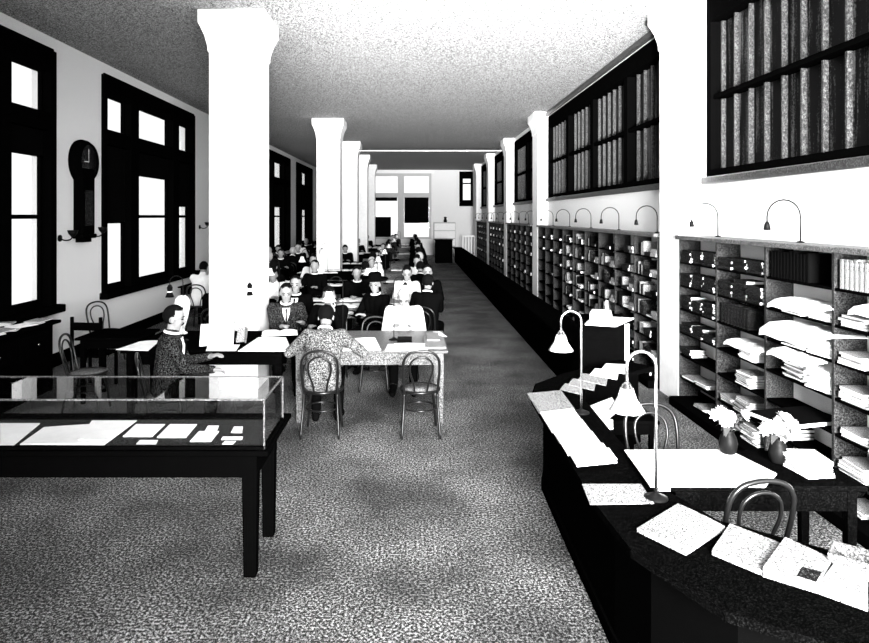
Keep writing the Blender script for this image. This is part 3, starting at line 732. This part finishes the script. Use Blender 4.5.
def person(x, y, rz, pose, coat, lab, hair='hair', hat=False, tash=False, grp=None, collar=True, z=0, seat=True, near=False):
    P = get_pose(pose)
    t = thing('person', lab, 'person', (x, y, z), rz, grp)
    def part(nm, key, m, build):
        k = (pose, key, m)
        if k not in PM:
            me = build(); 
            if not me.materials: me.materials.append(M[m])
            PM[k] = me
        o = bpy.data.objects.new(nm, PM[k]); C.objects.link(o); o.parent = t; return o
    part('body', 'body', 'skin', lambda: P['body'])
    part('coat' if coat != 'shirt' else 'shirt', 'top', coat, lambda: P['top'].mesh('coat', coat))
    tr = 'suit' if coat in ('shirt','tweed','darktweed') else coat
    part('trousers', 'leg', tr, lambda: P['leg'].mesh('trousers', tr))
    part('shoes', 'shoe', 'binding', lambda: P['shoe'].mesh('shoes', 'binding'))
    if hair: part('hair', 'hair', hair, lambda: P['hair'].mesh('hair', hair))
    if collar and coat != 'shirt':
        def mk():
            nb, ax = P['nb']+P['ax']*.012, P['ax']; q2 = ax.to_track_quat('Z','Y').to_matrix()
            return MB().tube([nb+q2@Vector((.066*math.cos(a), .066*math.sin(a), .006*math.sin(a))) for a in [2*PI*k/16 for k in range(16)]], .014, 8, True).add([nb+q2@Vector(v) for v in [(-.03,-.0,0),(.03,0,0),(0,-.0,-.0)]], [], 0).mesh('collar','shirt')
        part('collar', 'collar', 'shirt', mk)
    Hd = P['Hd']; q = P['q']
    if near and coat != 'shirt' and not hat:
        T = P['T']
        def mkf():
            a = [T(-.05,.108,.468), T(.05,.108,.468), T(.042,.138,.40), T(.02,.142,.33), T(0,.138,.26), T(-.02,.142,.33), T(-.042,.138,.40)]
            b = [v+Vector((0,-.03,0)) for v in a]; n = 7
            return MB().add(a+b, [tuple(range(n)), tuple(range(n,2*n))[::-1]]+[(i,(i+1)%n,n+(i+1)%n,n+i) for i in range(n)]).mesh('shirt_front','shirt')
        part('shirt_front', 'front', 'shirt', mkf)
        part('necktie', 'tie', 'suit', lambda: MB().tube([T(0,.118,.462), T(0,.145,.40), T(0,.15,.33), T(0,.146,.27)], [.014,.008,.013,.004], 8).mesh('necktie','suit'))
    if tash or near:
        def mk():
            m = MB()
            for s in (-1,1): m.tube([Hd(0,.1,-.006), Hd(s*.02,.098,-.012), Hd(s*.042,.084,-.02)], [.008,.008,.004], 8)
            return m.mesh('moustache','hair')
        if tash: part('moustache', 'tash', 'hair', mk)
        for s in (-1,1):
            part('eye', 'eye%d' % s, 'hair', lambda s=s: MB().tube([Hd(s*.022,.089,.036), Hd(s*.044,.08,.036)], [.007,.006], 8).mesh('eye','hair'))
        for s in (-1,1):
            part('eyebrow', 'brow%d' % s, 'hair', lambda s=s: MB().tube([Hd(s*.014,.098,.058), Hd(s*.032,.093,.063), Hd(s*.052,.078,.058)], [.004,.005,.003], 8).mesh('eyebrow','hair'))
    if hat:
        def mk():
            m = MB(); vs = []
            m.lathe([(.0,.115),(.19,.11),(.2,.118),(.1,.13),(.095,.19),(.08,.21),(0.0,.212)], n=20)
            m.v = [tuple(Hd(*v)) for v in m.v]; return m.mesh('hat','suit')
        part('hat', 'hat', 'suit', mk)
    return t

person(-0.93, 6.58, 0.0, 'back_near', 'tweed', 'reader in a grey coat seen from behind, bent over the first oak table')
person(-2.42, 6.32, -PI/2+.3, 'side_near', 'darktweed', 'man with moustache in a dark coat seated sideways at the left table', tash=True, near=True)
person(-0.13, 8.5, PI, 'shirt_near', 'shirt', 'man in a white shirt bowed over the far side of the first oak table', hair='hairg', near=True)
chair(-0.13, 8.52, PI, 'bentwood chair under the man in the white shirt')
person(-0.52, 9.55, PI-.7, 'turned', 'suit', 'person in black with a dark hat, turned toward the camera before the second oak table', hat=True, near=True)
person(-1.70, 8.64, PI+.2, 'read2', 'darktweed', 'man in a dark grey coat just right of the near column', near=True)
person(-1.10, 8.62, PI, 'chin', 'suit', 'curly haired reader with head bent beside the white lamp shade', hair='hair', near=True)
person(-1.72, 9.5, PI, 'up', 'suit', 'man with a long pale face and white shirt front behind the near column', near=True)
person(0.24, 11.55, PI, 'up', 'suit', 'man in a dark suit at the aisle end of the second oak table', near=True)
person(-0.12, 11.45, PI, 'lady', 'shirt', 'woman in a white blouse at the far side of the second oak table', near=True)
person(-1.0, 11.55, PI, 'read2', 'suit', 'dark suited man with a thin lamp pole in front of him, second table')
person(0.18, 9.7, -.25, 'read2', 'suit', 'dark suited reader leaning in behind the man in the white shirt')
person(-2.45, 11.5, PI, 'read', 'shirt', 'reader in white shirt sleeves behind the near column at the second left table')
person(-2.9, 9.6, .1, 'read', 'suit', 'dark suited reader at the near side of the second left table')
person(-1.95, 12.9, PI-.2, 'up', 'suit', 'dark suited man upright near the second white column')
k = 0
rows = ['third','fourth','fifth','sixth','seventh','eighth','ninth']
SEATS = []
for r in range(2, ROWN):
    y = ROW[r]
    for (x, side) in [(-2.75,0),(-2.2,1),(-1.75,1),(-1.0,0),(-.95,1),(-.4,0),(-.35,1),(.12,0),(.1,1),(-2.8,1),(-3.55,0),(-4.2,0),(-3.6,1),(-4.25,1)]:
        if random.random() < (.06 if r < 6 else .15): continue
        yy = y-.3 if side == 0 else y+1.2+.32
        if any((x-a)**2+(yy-b)**2 < .62**2 for a, b in SEATS) or any(-2.95 < x < -1.65 and cy-.45 < yy < cy+1.0 for cy in (8.25,17.35,22.7,27.6,32.8)): continue
        if (x, yy) and abs(x+1.95) < .45 and abs(yy-12.9) < .5: continue
        SEATS.append((x, yy))
        coat = random.choice(['suit']*6+['darktweed','shirt']); pose = random.choice(['read','read2','up','chin']+(['lady'] if coat == 'shirt' else []))
        rz = (0 if side == 0 else PI)+random.uniform(-.15,.15)
        person(x+random.uniform(-.06,.06), yy, rz, pose, coat, '%s reader seated in the distant crowd at the %s row of tables' % ({'suit':'dark suited','darktweed':'dark grey coated','shirt':'white shirted'}[coat], rows[r-2]), grp='%s readers at the %s row of tables' % ({'suit':'dark suited','darktweed':'dark grey coated','shirt':'white shirted'}[coat], rows[r-2]), hair=random.choice(['hair','hair','hair','hairg']))
        chair(x, yy, rz, 'bentwood chair under a reader in the distant crowd, %s row' % rows[r-2], 'bentwood chairs under readers, %s row' % rows[r-2])
for (x, y, rz, w) in ((-0.52,9.53,PI-.7,'hatted person in black'),(-1.10,8.64,PI,'curly haired reader'),(0.24,11.57,PI,'dark man at the aisle end'),(-.12,11.47,PI,'woman in the white blouse'),(-1.0,11.57,PI,'dark man with lamp pole before him'),(.18,9.68,-.25,'dark reader leaning behind the white shirt'),(-2.45,11.52,PI,'white sleeved reader beyond the column'),(-2.9,9.58,.1,'dark reader at the second left table'),(-1.72,9.52,PI,'long faced man'),(-1.95,12.92,PI-.2,'upright man by the second column')):
    chair(x, y, rz, 'bentwood chair under the '+w)

# ------------------------------------------------------------------ gooseneck desk lamps
def desk_lamp(dx, zt, shade_r, mp, lab, loc, zs, arc_r, ms='milk'):
    t = thing('desk_lamp', lab, 'lamp', loc)
    R = abs(dx)/2; s = 1 if dx > 0 else -1
    pts = [(0,0,0.01),(0,0,zt*.5),(0,0,zt-R)] + [(s*(R-R*math.cos(w)),0,zt-R+R*math.sin(w)) for w in [PI*k/12 for k in range(1,13)]] + [(dx,0,zs)]
    MB().tube(pts, arc_r, 8).build('pole', mp, t)
    MB().lathe([(.06,0),(.06,.008),(.03,.018),(.012,.03)], n=16).build('base', 'metal', t)
    MB().lathe([(.012,.0),(.02,-.01),(.03,-.03),(.034,-.035)], (dx,0,zs), 14).build('socket', mp, t)
    r = shade_r; z0 = zs-.03
    MB().lathe([(.03,0),(.032,0),(r*.55,-.055),(r,-.115),(r-.004,-.115),(r*.5,-.058),(.028,-.008)], (dx,0,z0), 24).build('lamp_shade', ms, t)
    MB().lathe([(.012,0),(.026,-.02),(.03,-.045),(.02,-.07),(.0,-.075)], (dx,0,z0-.01), 12).build('bulb', 'milk', t)
    return t
ZN = 0.74
desk_lamp(-.15, .76, .09, 'brass', 'near brass gooseneck lamp with white conical shade on the right counter', (1.25, 3.36, ZN), .60, .0085)
desk_lamp(-.15, .755, .09, 'brass', 'brass gooseneck lamp with white shade at the far corner of the right counter', (1.24, 4.82, ZN), .61, .0075)
desk_lamp(.13, .72, .03, 'metal', 'thin gooseneck lamp in front of the man in the white shirt', (-.23, 7.45, .78), .66, .005, 'milk')
desk_lamp(-.16, .72, .085, 'metal', 'thin gooseneck lamp with white shade on the first oak table', (-.82, 7.5, .78), .58, .005)
desk_lamp(.17, .72, .04, 'metal', 'thin gooseneck lamp standing before the white column', (-2.04, 7.4, .78), .66, .005, 'metal')
desk_lamp(-.15, .74, .05, 'metal', 'thin dark gooseneck lamp left of the white globe vase', (-2.63, 7.4, .78), .64, .005, 'metal')
for r in range(1, 7):
    for x in (-.6, -2.2): desk_lamp(-.15, .72, .08, 'metal', 'gooseneck lamp on the %s %s table' % (ordn[r], 'oak' if x > -1 else 'dark left'), (x, ROW[r]+.6, .78), .6, .006)
t = thing('globe_lamp', 'white pear shaped glass globe lamp on the dark left table', 'lamp', (-2.80, 7.85, .78))
MB().lathe([(.06,0),(.065,.01),(.03,.03),(.025,.07)], n=18).build('base', 'porcelain', t)
MB().lathe([(.03,.07),(.045,.12),(.068,.2),(.088,.3),(.092,.36),(.08,.42),(.05,.455),(.01,.465)], n=24).build('globe', 'milk', t)

# ------------------------------------------------------------------ papers on the tables
zt = .78
def stand_sheet(x, y, z, w, h, rz, tilt, name, lab, cat='newspaper', m='paper'):
    t = MB(); n = 8; vs = []
    for i in range(n+1):
        for j in range(2):
            u = i/n-.5; vs.append((u*w, .03*math.cos(PI*u*2)+(j*h)*math.sin(tilt), j*h*math.cos(tilt)))
    for i in range(n+1):
        for j in range(2):
            v = vs[i*2+j]; vs.append((v[0], v[1]+.004, v[2]))
    N = 2*(n+1); fs = [(2*i,2*i+2,2*i+3,2*i+1) for i in range(n)]; fs += [tuple(a+N for a in f[::-1]) for f in fs]
    fs += [(2*i,2*i+N,2*i+2+N,2*i+2) for i in range(n)]+[(2*i+1,2*i+3,2*i+3+N,2*i+1+N) for i in range(n)]+[(0,1,1+N,N),(2*n,2*n+N,2*n+1+N,2*n+1)]
    t.add(vs, fs, 0, False); o = t.build(name, m, None, (x,y,z), rz); return tag(o, lab, cat)
stand_sheet(-2.16, 7.12, zt+.001, .36, .24, .1, .35, 'open_newspaper', 'white newspaper propped up on the left table before the column')
stand_sheet(-1.93, 7.3, zt+.001, .12, .17, -.2, .3, 'small_book', 'grey small book propped beside the thin lamp on the left table', 'book', 'paper_grey')
sheet([(116,350),(148,351),(160,341),(140,342)], zt, 'open_newspaper', 'white newspaper lying left of the moustached man', 'newspaper', sag=.012)
sheet([(238,351.5),(292,351.5),(286,338),(258,338)], zt, 'open_newspaper', 'large white sheet lying on the left table right of the column', 'newspaper', sag=.015)
sheet([(206,351),(236,351),(240,345),(208,345)], zt, 'open_newspaper', 'narrow white sheet at the front edge of the left table', 'newspaper', th=.004)
sheet([(342,351),(381,350),(375,338),(338,342)], zt, 'open_newspaper', 'large white newspaper right of the grey coated reader', 'newspaper', sag=.03)
sheet([(385,351),(407,351),(407,345),(388,345)], zt, 'open_book', 'white open book at the middle of the first oak table', 'book', th=.012)
sheet([(391,351),(428,351),(428,344),(394,344)], zt+.013, 'open_newspaper', 'white open paper in front of the white shirted man', 'newspaper', sag=.01)
sheet([(397,342.5),(412,342.5),(412,339),(398,339)], zt, 'closed_book', 'dark closed book by the hands of the white shirted man', 'book', m='binding', th=.03)
sheet([(425,349),(446,349),(443,338),(424,338)], zt, 'magazine', 'grey magazine at the right end of the first oak table', 'magazine', m='paper_grey', th=.02)
sheet([(427,341),(440,341),(438,334),(426,334)], zt+.021, 'magazine', 'upper grey magazine on the right end of the first oak table', 'magazine', m='paper_grey', th=.02)
sheet([(436,335),(447,337),(440,332),(433,332)], zt, 'magazine', 'small white pamphlet at the far right corner of the first oak table', 'magazine', th=.005)
def om(w=.42, d=.3):
    m = MB(); n = 10; vs = []
    for i in range(n+1):
        u = (i/n-.5)*2; z = .028*math.sqrt(max(0,abs(u)*(1-abs(u))*4))*.6+.008
        vs += [(u*w/2,-d/2,z),(u*w/2,d/2,z),(u*w/2,-d/2,0),(u*w/2,d/2,0)]
    fs = []
    for i in range(n):
        a, b = 4*i, 4*i+4; fs += [(a,b,b+1,a+1),(a+2,a+3,b+3,b+2),(a,a+2,b+2,b),(a+1,b+1,b+3,a+3)]
    fs += [(0,1,3,2),(4*n,4*n+2,4*n+3,4*n+1)]
    m.add(vs, fs, 0, False); return m.mesh('open_book','paper')
OM = om()
put('open_book', OM, at(295,307,.78+.0005)+Vector((0,.0,0)), (0,0,.1), 'white open book before the long faced man', 'book', None)
put('open_book', OM, (-1.62, 7.85, .7805), (0,0,.2), 'white open book in front of the dark grey coated man', 'book', None)
for r in range(1, ROWN):
    for q, x in enumerate((-2.7,-2.1,-1.65,-1.0,-.4,.1)):
        for side in (0,1):
            if random.random() < .35: continue
            yy = ROW[r]+(.25 if side == 0 else .95)
            put('open_book', OM, (x+random.uniform(-.04,.04)-(.0 if x < -1.3 else 0), yy, .7805), (0,0,random.uniform(-.2,.2)), 'white open book or paper lying on the %s row tables' % ordn[r], 'book', 'open books on the %s row tables' % ordn[r])

# ------------------------------------------------------------------ right counter
ZCN = ZN
outer = [(2.55,1.7),(1.75,2.0),(1.15,2.4),(.95,2.85),(.92,3.3),(.93,4.6),(.94,5.25),(1.05,5.65),(1.4,6.05),(2.1,6.6)]
inner = [(2.32,6.3),(1.75,5.85),(1.45,5.5),(1.36,5.15),(1.34,4.5),(1.33,3.5),(1.46,3.12),(1.9,2.78),(2.25,2.5),(2.7,2.25)]
t = thing('service_counter', 'black curved service counter in the right foreground covered with newspapers', 'counter', (0,0,0))
def shrink(pts, d): return pts
poly = outer+inner
MB().prism(poly, ZCN-.04, ZCN).build('countertop', 'dark_wood_and_shade', t)
def off(poly, d):
    n = len(poly); out = []
    for i in range(n):
        a, b, c = Vector(poly[i-1]), Vector(poly[i]), Vector(poly[(i+1)%n])
        e1 = (b-a).normalized(); e2 = (c-b).normalized(); n1 = Vector((-e1.y,e1.x)); n2 = Vector((-e2.y,e2.x)); m_ = (n1+n2)
        m_ = m_.normalized()/max(.5, m_.normalized().dot(n1)); out.append(b+m_*d)
    return out
area = sum(poly[i-1][0]*poly[i][1]-poly[i][0]*poly[i-1][1] for i in range(len(poly)))
sg = 1 if area > 0 else -1
MB().prism(off(poly, sg*.1), 0, ZCN-.04).build('counter_base', 'black_wood', t)
MB().prism(off(poly, sg*.085), 0, .08).build('plinth', 'black_wood', t)
# far run along the aisle
t = thing('wall_counter', 'long low black counter running down the right side of the aisle', 'counter', (0,0,0))
MB().box(1.86, 2.3, 7.0, 31.5, .66, .70, bev=.006).build('countertop', 'dark_wood_and_shade', t)
MB().box(1.96, 2.26, 7.03, 31.45, 0, .66).build('counter_base', 'black_wood', t)
t = thing('tall_cabinet', 'upright dark cabinet block at the end of the long aisle counter', 'cabinet', (1.72, 6.62, 0))
MB().box(0, .46, 0, .36, 0, 1.12, bev=.006).build('carcass', 'dark_wood_and_shade', t)
MB().box(-.02, .48, -.02, .375, 1.12, 1.15, bev=.006).build('cabinet_top', 'dark_wood_and_shade', t)
MB().box(.425, .47, -.012, -.001, .3, 1.1).build('corner_strip', 'paper', t)
sheet([(585,325),(616,327),(634,319),(592,317)], 1.15, 'open_newspaper', 'white papers spread on top of the upright dark cabinet', 'newspaper', th=.012)
sheet([(590,322),(612,324),(611,319),(592,318)], 1.163, 'stacked_papers', 'block of white papers lying on the cabinet top papers', 'papers', th=.09)
t = thing('ink_bottle', 'small white bottle with tall neck on the upright cabinet', 'bottle', (2.0, 6.74, 1.164))
MB().lathe([(.03,0),(.034,.01),(.034,.04),(.012,.06),(.010,.15),(.014,.16)], n=14).build('bottle_body', 'porcelain', t)
# side arm newspapers
side = [
 ([(528,396),(566,394),(572,383),(533,387)], 'first'),
]
rows_ = [(527,400,561,397,'farthest'),(533,408,566,405,''),(540,419,573,415,''),(548,430,582,426,''),(556,442,592,438,''),(565,453,603,450,'')]
names = ['at the far corner of','second from the far corner on','third from the far corner on','fourth from the far corner on','fifth from the far corner on','sixth from the far corner on']
dk = 0
for i, (xa, ya, xb, yb, _) in enumerate(rows_):
    x2, y2 = (xa+12, ya+14); x3, y3 = (xb+14, yb+13)
    pts = [(x2, y2),(x3, y3),(xb, yb-6),(xa, ya-6)]
    sheet(pts, ZCN+.007*(i), 'folded_newspaper', 'white folded newspaper %s the right counter edge' % names[i], 'newspaper', m='paper_print' if i in (0,1) else 'paper', th=.0065, under=.0003)
    dk += 1
sheet([(576,463),(617,460),(609,449),(570,452)], ZCN+.0425, 'folded_newspaper', 'white folded newspaper at the near end of the overlapping row', 'newspaper', th=.007)
sheet([(590,505),(654,504),(641,485),(582,485)], ZCN, 'printed_sheet', 'pale printed sheet lying alone on the counter below the white desk', 'newspaper', m='paper_print', th=.006)
# far arm magazines
for i, (a, b) in enumerate([((560,390),(581,394)),((568,385),(594,390)),((578,380),(606,385)),((590,375),(617,379)),((601,370),(625,373))]):
    sheet([(a[0],a[1]),(b[0],b[1]+1),(b[0]+2,b[1]-8),(a[0]+5,a[1]-6)], ZCN+.006*i, 'magazine', 'pale magazine %s on the slanting far arm of the counter' % ['lowest in the overlapping row','second from the left','third from the left','fourth from the left','farthest right'][i], 'magazine', m='paper_print' if i < 3 else 'paper', th=.0055)
# front arm papers
sheet([(637,532),(686,556),(725,530),(678,507)], ZCN, 'newspaper_pile', 'large pale printed newspaper lying askew at the front of the counter', 'newspaper', m='paper_print', th=.018, sag=.006)
sheet([(712,555),(762,576),(783,549),(730,528)], ZCN, 'closed_magazine', 'pale magazine right of the large askew newspaper', 'magazine', m='paper_print', th=.022)
sheet([(763,577),(818,594),(832,568),(785,546)], ZCN, 'closed_magazine', 'thick pale magazine with a dark picture on its cover', 'magazine', m='paper_print', th=.04)
sheet([(818,594),(868,612),(868,585),(840,563)], ZCN, 'closed_magazine', 'grey magazine at the right end of the front counter row', 'magazine', m='paper_grey', th=.035)
sheet([(797,576),(816,582),(822,572),(802,567)], ZCN+.0405, 'cover_picture', 'dark picture patch on the cover of the thick magazine', 'picture', m='binding2', th=.001)
# inner desk with white sheet
t = table(1.37, 2.42, 3.46, 4.0, 0.76, 'dark_wood_and_shade', 'dark writing desk inside the counter, half covered by a white sheet', .05, .12, None, .04); t.name = 'writing_desk'

t = thing('desk_cover', 'large white cloth sheet spread over the writing desk inside the counter', 'cloth', (0,0,0))
P = [(1.255,3.45),(1.86,3.445),(2.02,3.62),(1.93,3.99),(1.29,3.985)]
m = MB().prism(P, .7605, .766); m.prism([(1.30,3.447),(1.36,3.447),(1.36,3.452),(1.30,3.452)], .74, .7605)
m.build('sheet', 'paper', t)
chair(1.72, 3.50, .12, 'bentwood chair drawn up to the near side of the white covered desk')
chair(1.66, 4.33, PI, 'bentwood chair behind the white covered desk, its hoop back gleaming')
t = table(1.40, 1.80, 4.75, 5.3, 0.70, 'black_wood', 'small black stand inside the counter beside the far desk lamp', .04, .08, None, .03); t.name = 'small_stand'
sheet([(584,409),(603,424),(617,412),(612,398)], .701, 'open_newspaper', 'white open newspaper inside the counter between the two desk lamps', 'newspaper', sag=.03)
sheet([(604,424),(613,424),(613,416),(605,414)], .74, 'envelope', 'small white envelope on the black stand inside the counter', 'envelope', th=.01, under=-.038)

# flowers
def bouquet(name, x, y, z, lab, nb, rx, ry, rz_, seed, pr):
    rnd = random.Random(seed)
    t = thing(name, lab, 'flowers', (x, y, z))
    MB().lathe([(.035,0),(.045,.01),(.055,.06),(.045,.1),(.03,.125),(.038,.14),(.032,.14),(.02,.12)], n=18).build('vase', 'metal', t)
    lf = MB()
    for k in range(18):
        a = rnd.uniform(0, 2*PI); r1 = rnd.uniform(.08,.15); p = Vector((r1*math.cos(a)*rx/.12, r1*math.sin(a), rnd.uniform(.12,.24)))
        b = Vector((0,0,.13)); sd = Vector((-math.sin(a), math.cos(a), 0))*.022; mid = (b+p)/2+Vector((0,0,.04))
        lf.add([b, mid+sd, p, mid-sd], [(0,1,2,3)], 0, False)
    lf.build('leaves', 'leaf', t)
    for k in range(nb):
        for _ in range(30):
            v = Vector((rnd.uniform(-1,1), rnd.uniform(-1,1), rnd.uniform(-.7,1)))
            if v.length < 1: break
        c = Vector((v.x*rx, v.y*ry, .22+v.z*rz_)); R = rnd.uniform(*pr); m = MB()
        ax = Vector((v.x, v.y-.6, v.z+.7)).normalized(); rot = ax.to_track_quat('Z','Y').to_matrix()
        for ring, (rr, hh, n) in enumerate(((1.0,0.0,8),(.7,.35,7),(.4,.55,5))):
            for j in range(n):
                w = 2*PI*(j+ring*.4)/n; w1 = w-.5; w2 = w+.5; q = R*rr
                pts = [(0,0,-.3*R),(q*.6*math.cos(w1),q*.6*math.sin(w1),hh*R*.6),(q*math.cos(w),q*math.sin(w),hh*R+.15*R),(q*.6*math.cos(w2),q*.6*math.sin(w2),hh*R*.6)]
                m.add([c+rot@Vector(p) for p in pts], [(0,1,2,3)], 0, False)
        m.tube([Vector((0,0,.1)), c*.5+Vector((0,0,.07)), c], .003, 5, mi=1)
        m.build('flower_head', ['petal','leaf'], t)
    return t
bouquet('flower_vase', 2.13, 3.80, .761, 'vase of large white flowers at the right end of the writing desk', 22, .10, .08, .085, 3, (.028,.045))
bouquet('flower_vase', 1.90, 3.93, .767, 'low vase of loose white blossoms behind the white sheet', 16, .10, .06, .045, 5, (.03,.045))
for k in range(7):
    put('pamphlet', cached('mag', .16, .2, .012, 'paper'), (2.22+random.uniform(-.01,.01), 3.66, .7615+.013*k), (0,0,random.uniform(-.15,.15)), 'white pamphlet in the small pile beside the flower vases', 'pamphlet', 'pile of pamphlets by the flowers')
t = thing('card_tray', 'dark open card tray on the inner edge of the front counter', 'tray', (1.84, 2.66, ZCN+.001), -.7)
MB().box(-.11,.11,-.06,.06,0,.008).build('tray_bottom','dark_wood_and_shade',t)
MB().box(-.11,.11,-.066,-.06,0,.07).box(-.11,.11,.06,.066,0,.07).box(-.116,-.11,-.066,.066,0,.07).box(.11,.116,-.066,.066,0,.07).build('tray_sides','oak',t)
t = thing('newspaper_folio', 'large black folio jutting from a low shelf of the near bookcase, white page edge', 'book', (3.02, 5.1, .6005), .25)
MB().box(-.3,.25,-.19,.19,0,.006).box(-.3,.25,-.19,.19,.034,.04).build('cover','binding',t)
MB().box(-.295,.245,-.187,.187,.006,.034).build('page_block','paper',t)

# far end furniture
t = thing('shade_block', 'added black desk-like block standing in for shade in the far aisle', 'desk', (1.0, 30.4, 0))  # black block added where the far aisle is only in dark shade
MB().box(0,.8,0,.7,0,1.06,bev=.01).build('carcass','black_wood',t)
MB().box(-.04,.84,-.04,.74,1.06,1.1,bev=.01).build('block_top','dark_wood_and_shade',t)
MB().box(.1,.7,-.02,0,.15,.95,bev=.006).build('front_panel','dark_wood_and_shade',t)
t = thing('plan_chest', 'low pale chest of wide drawers against the far wall', 'chest', (1.1, YF-.65, 0))
MB().box(0,1.2,0,.6,0,1.85,bev=.01).build('carcass','farframe',t)
for i in range(4): 
    d = MB().box(.03,1.17,-.03,0,.12+i*.43,.50+i*.43,bev=.008).build('drawer','column',t)
tag(MB().lathe([(.08,0),(.1,.08),(.06,.2),(.09,.28),(.05,.3)],(1.75,YF-.35,1.852),12).build('small_urn','metal'), 'small dark urn on top of the pale chest at the far wall', 'urn')
t = thing('slatted_gate', 'white slatted railing at the far end of the right wall', 'railing', (2.5, 33.6, 0))
MB().box(0,.8,-.02,.02,1.12,1.2).box(0,.8,-.02,.02,.12,.2).build('rails','column',t)
for i in range(6): MB().box(i*.148,i*.148+.06,-.015,.015,0,1.18).build('slat','column',t)

# ------------------------------------------------------------------ light
w = bpy.data.worlds.new('World'); bpy.context.scene.world = w; w.use_nodes = True
bg = w.node_tree.nodes['Background']; bg.inputs[0].default_value = (1,1,1,1); bg.inputs[1].default_value = .65
def area(name, loc, rot, sx, sy, power, spread=PI):
    l = bpy.data.lights.new(name, 'AREA'); l.shape = 'RECTANGLE'; l.size = sx; l.size_y = sy; l.energy = power; l.spread = spread
    o = bpy.data.objects.new(name, l); C.objects.link(o); o.location = loc; o.rotation_euler = rot; return o
# added area lights behind the camera, standing in for unseen rear daylight
area('added_rear_light', (1.75, YB+.05, 2.5), (PI/2-.1, 0, -.12), 2.4, 3.2, 1000, 1.4)
area('added_rear_light', (-1.15, YB+.05, 1.9), (PI/2-.25, 0, 0), 2.0, 2.0, 45, 1.6)
for i, (a, b) in enumerate(LW):
    area('daylight_left_window', (XL-.35, (a+b)/2, 2.7), (0, -PI/2, 0), 3.4, b-a-.3, 18)
l = bpy.data.lights.new('added_ceiling_fill', 'SPOT'); l.energy = 26000; l.spot_size = .66; l.spot_blend = .9; l.shadow_soft_size = .3  # added spotlight behind the camera to brighten the ceiling centre, no room lamp
o = bpy.data.objects.new('added_ceiling_fill', l); C.objects.link(o); o.location = (.35, -1.8, 1.1)
o.rotation_euler = (Vector((1.0, 9.5, 5.1))-o.location).to_track_quat('-Z','Y').to_euler()

cam = bpy.data.cameras.new('camera'); co = bpy.data.objects.new('camera', cam); C.objects.link(co)
co.location = (0, 0, H); co.rotation_euler = (PI/2, 0, 0)
cam.sensor_width = 36; cam.lens = F/869*36; cam.shift_x = (434.5-CX)/869; cam.shift_y = -(321.5-HY)/869
cam.clip_start = .05; cam.clip_end = 200
sc = bpy.context.scene; sc.camera = co
sc.view_settings.view_transform = 'Standard'; sc.view_settings.look = 'None'; sc.view_settings.gamma = 1; sc.view_settings.exposure = 1.1
print('COUNT', COUNT, len(bpy.data.objects))
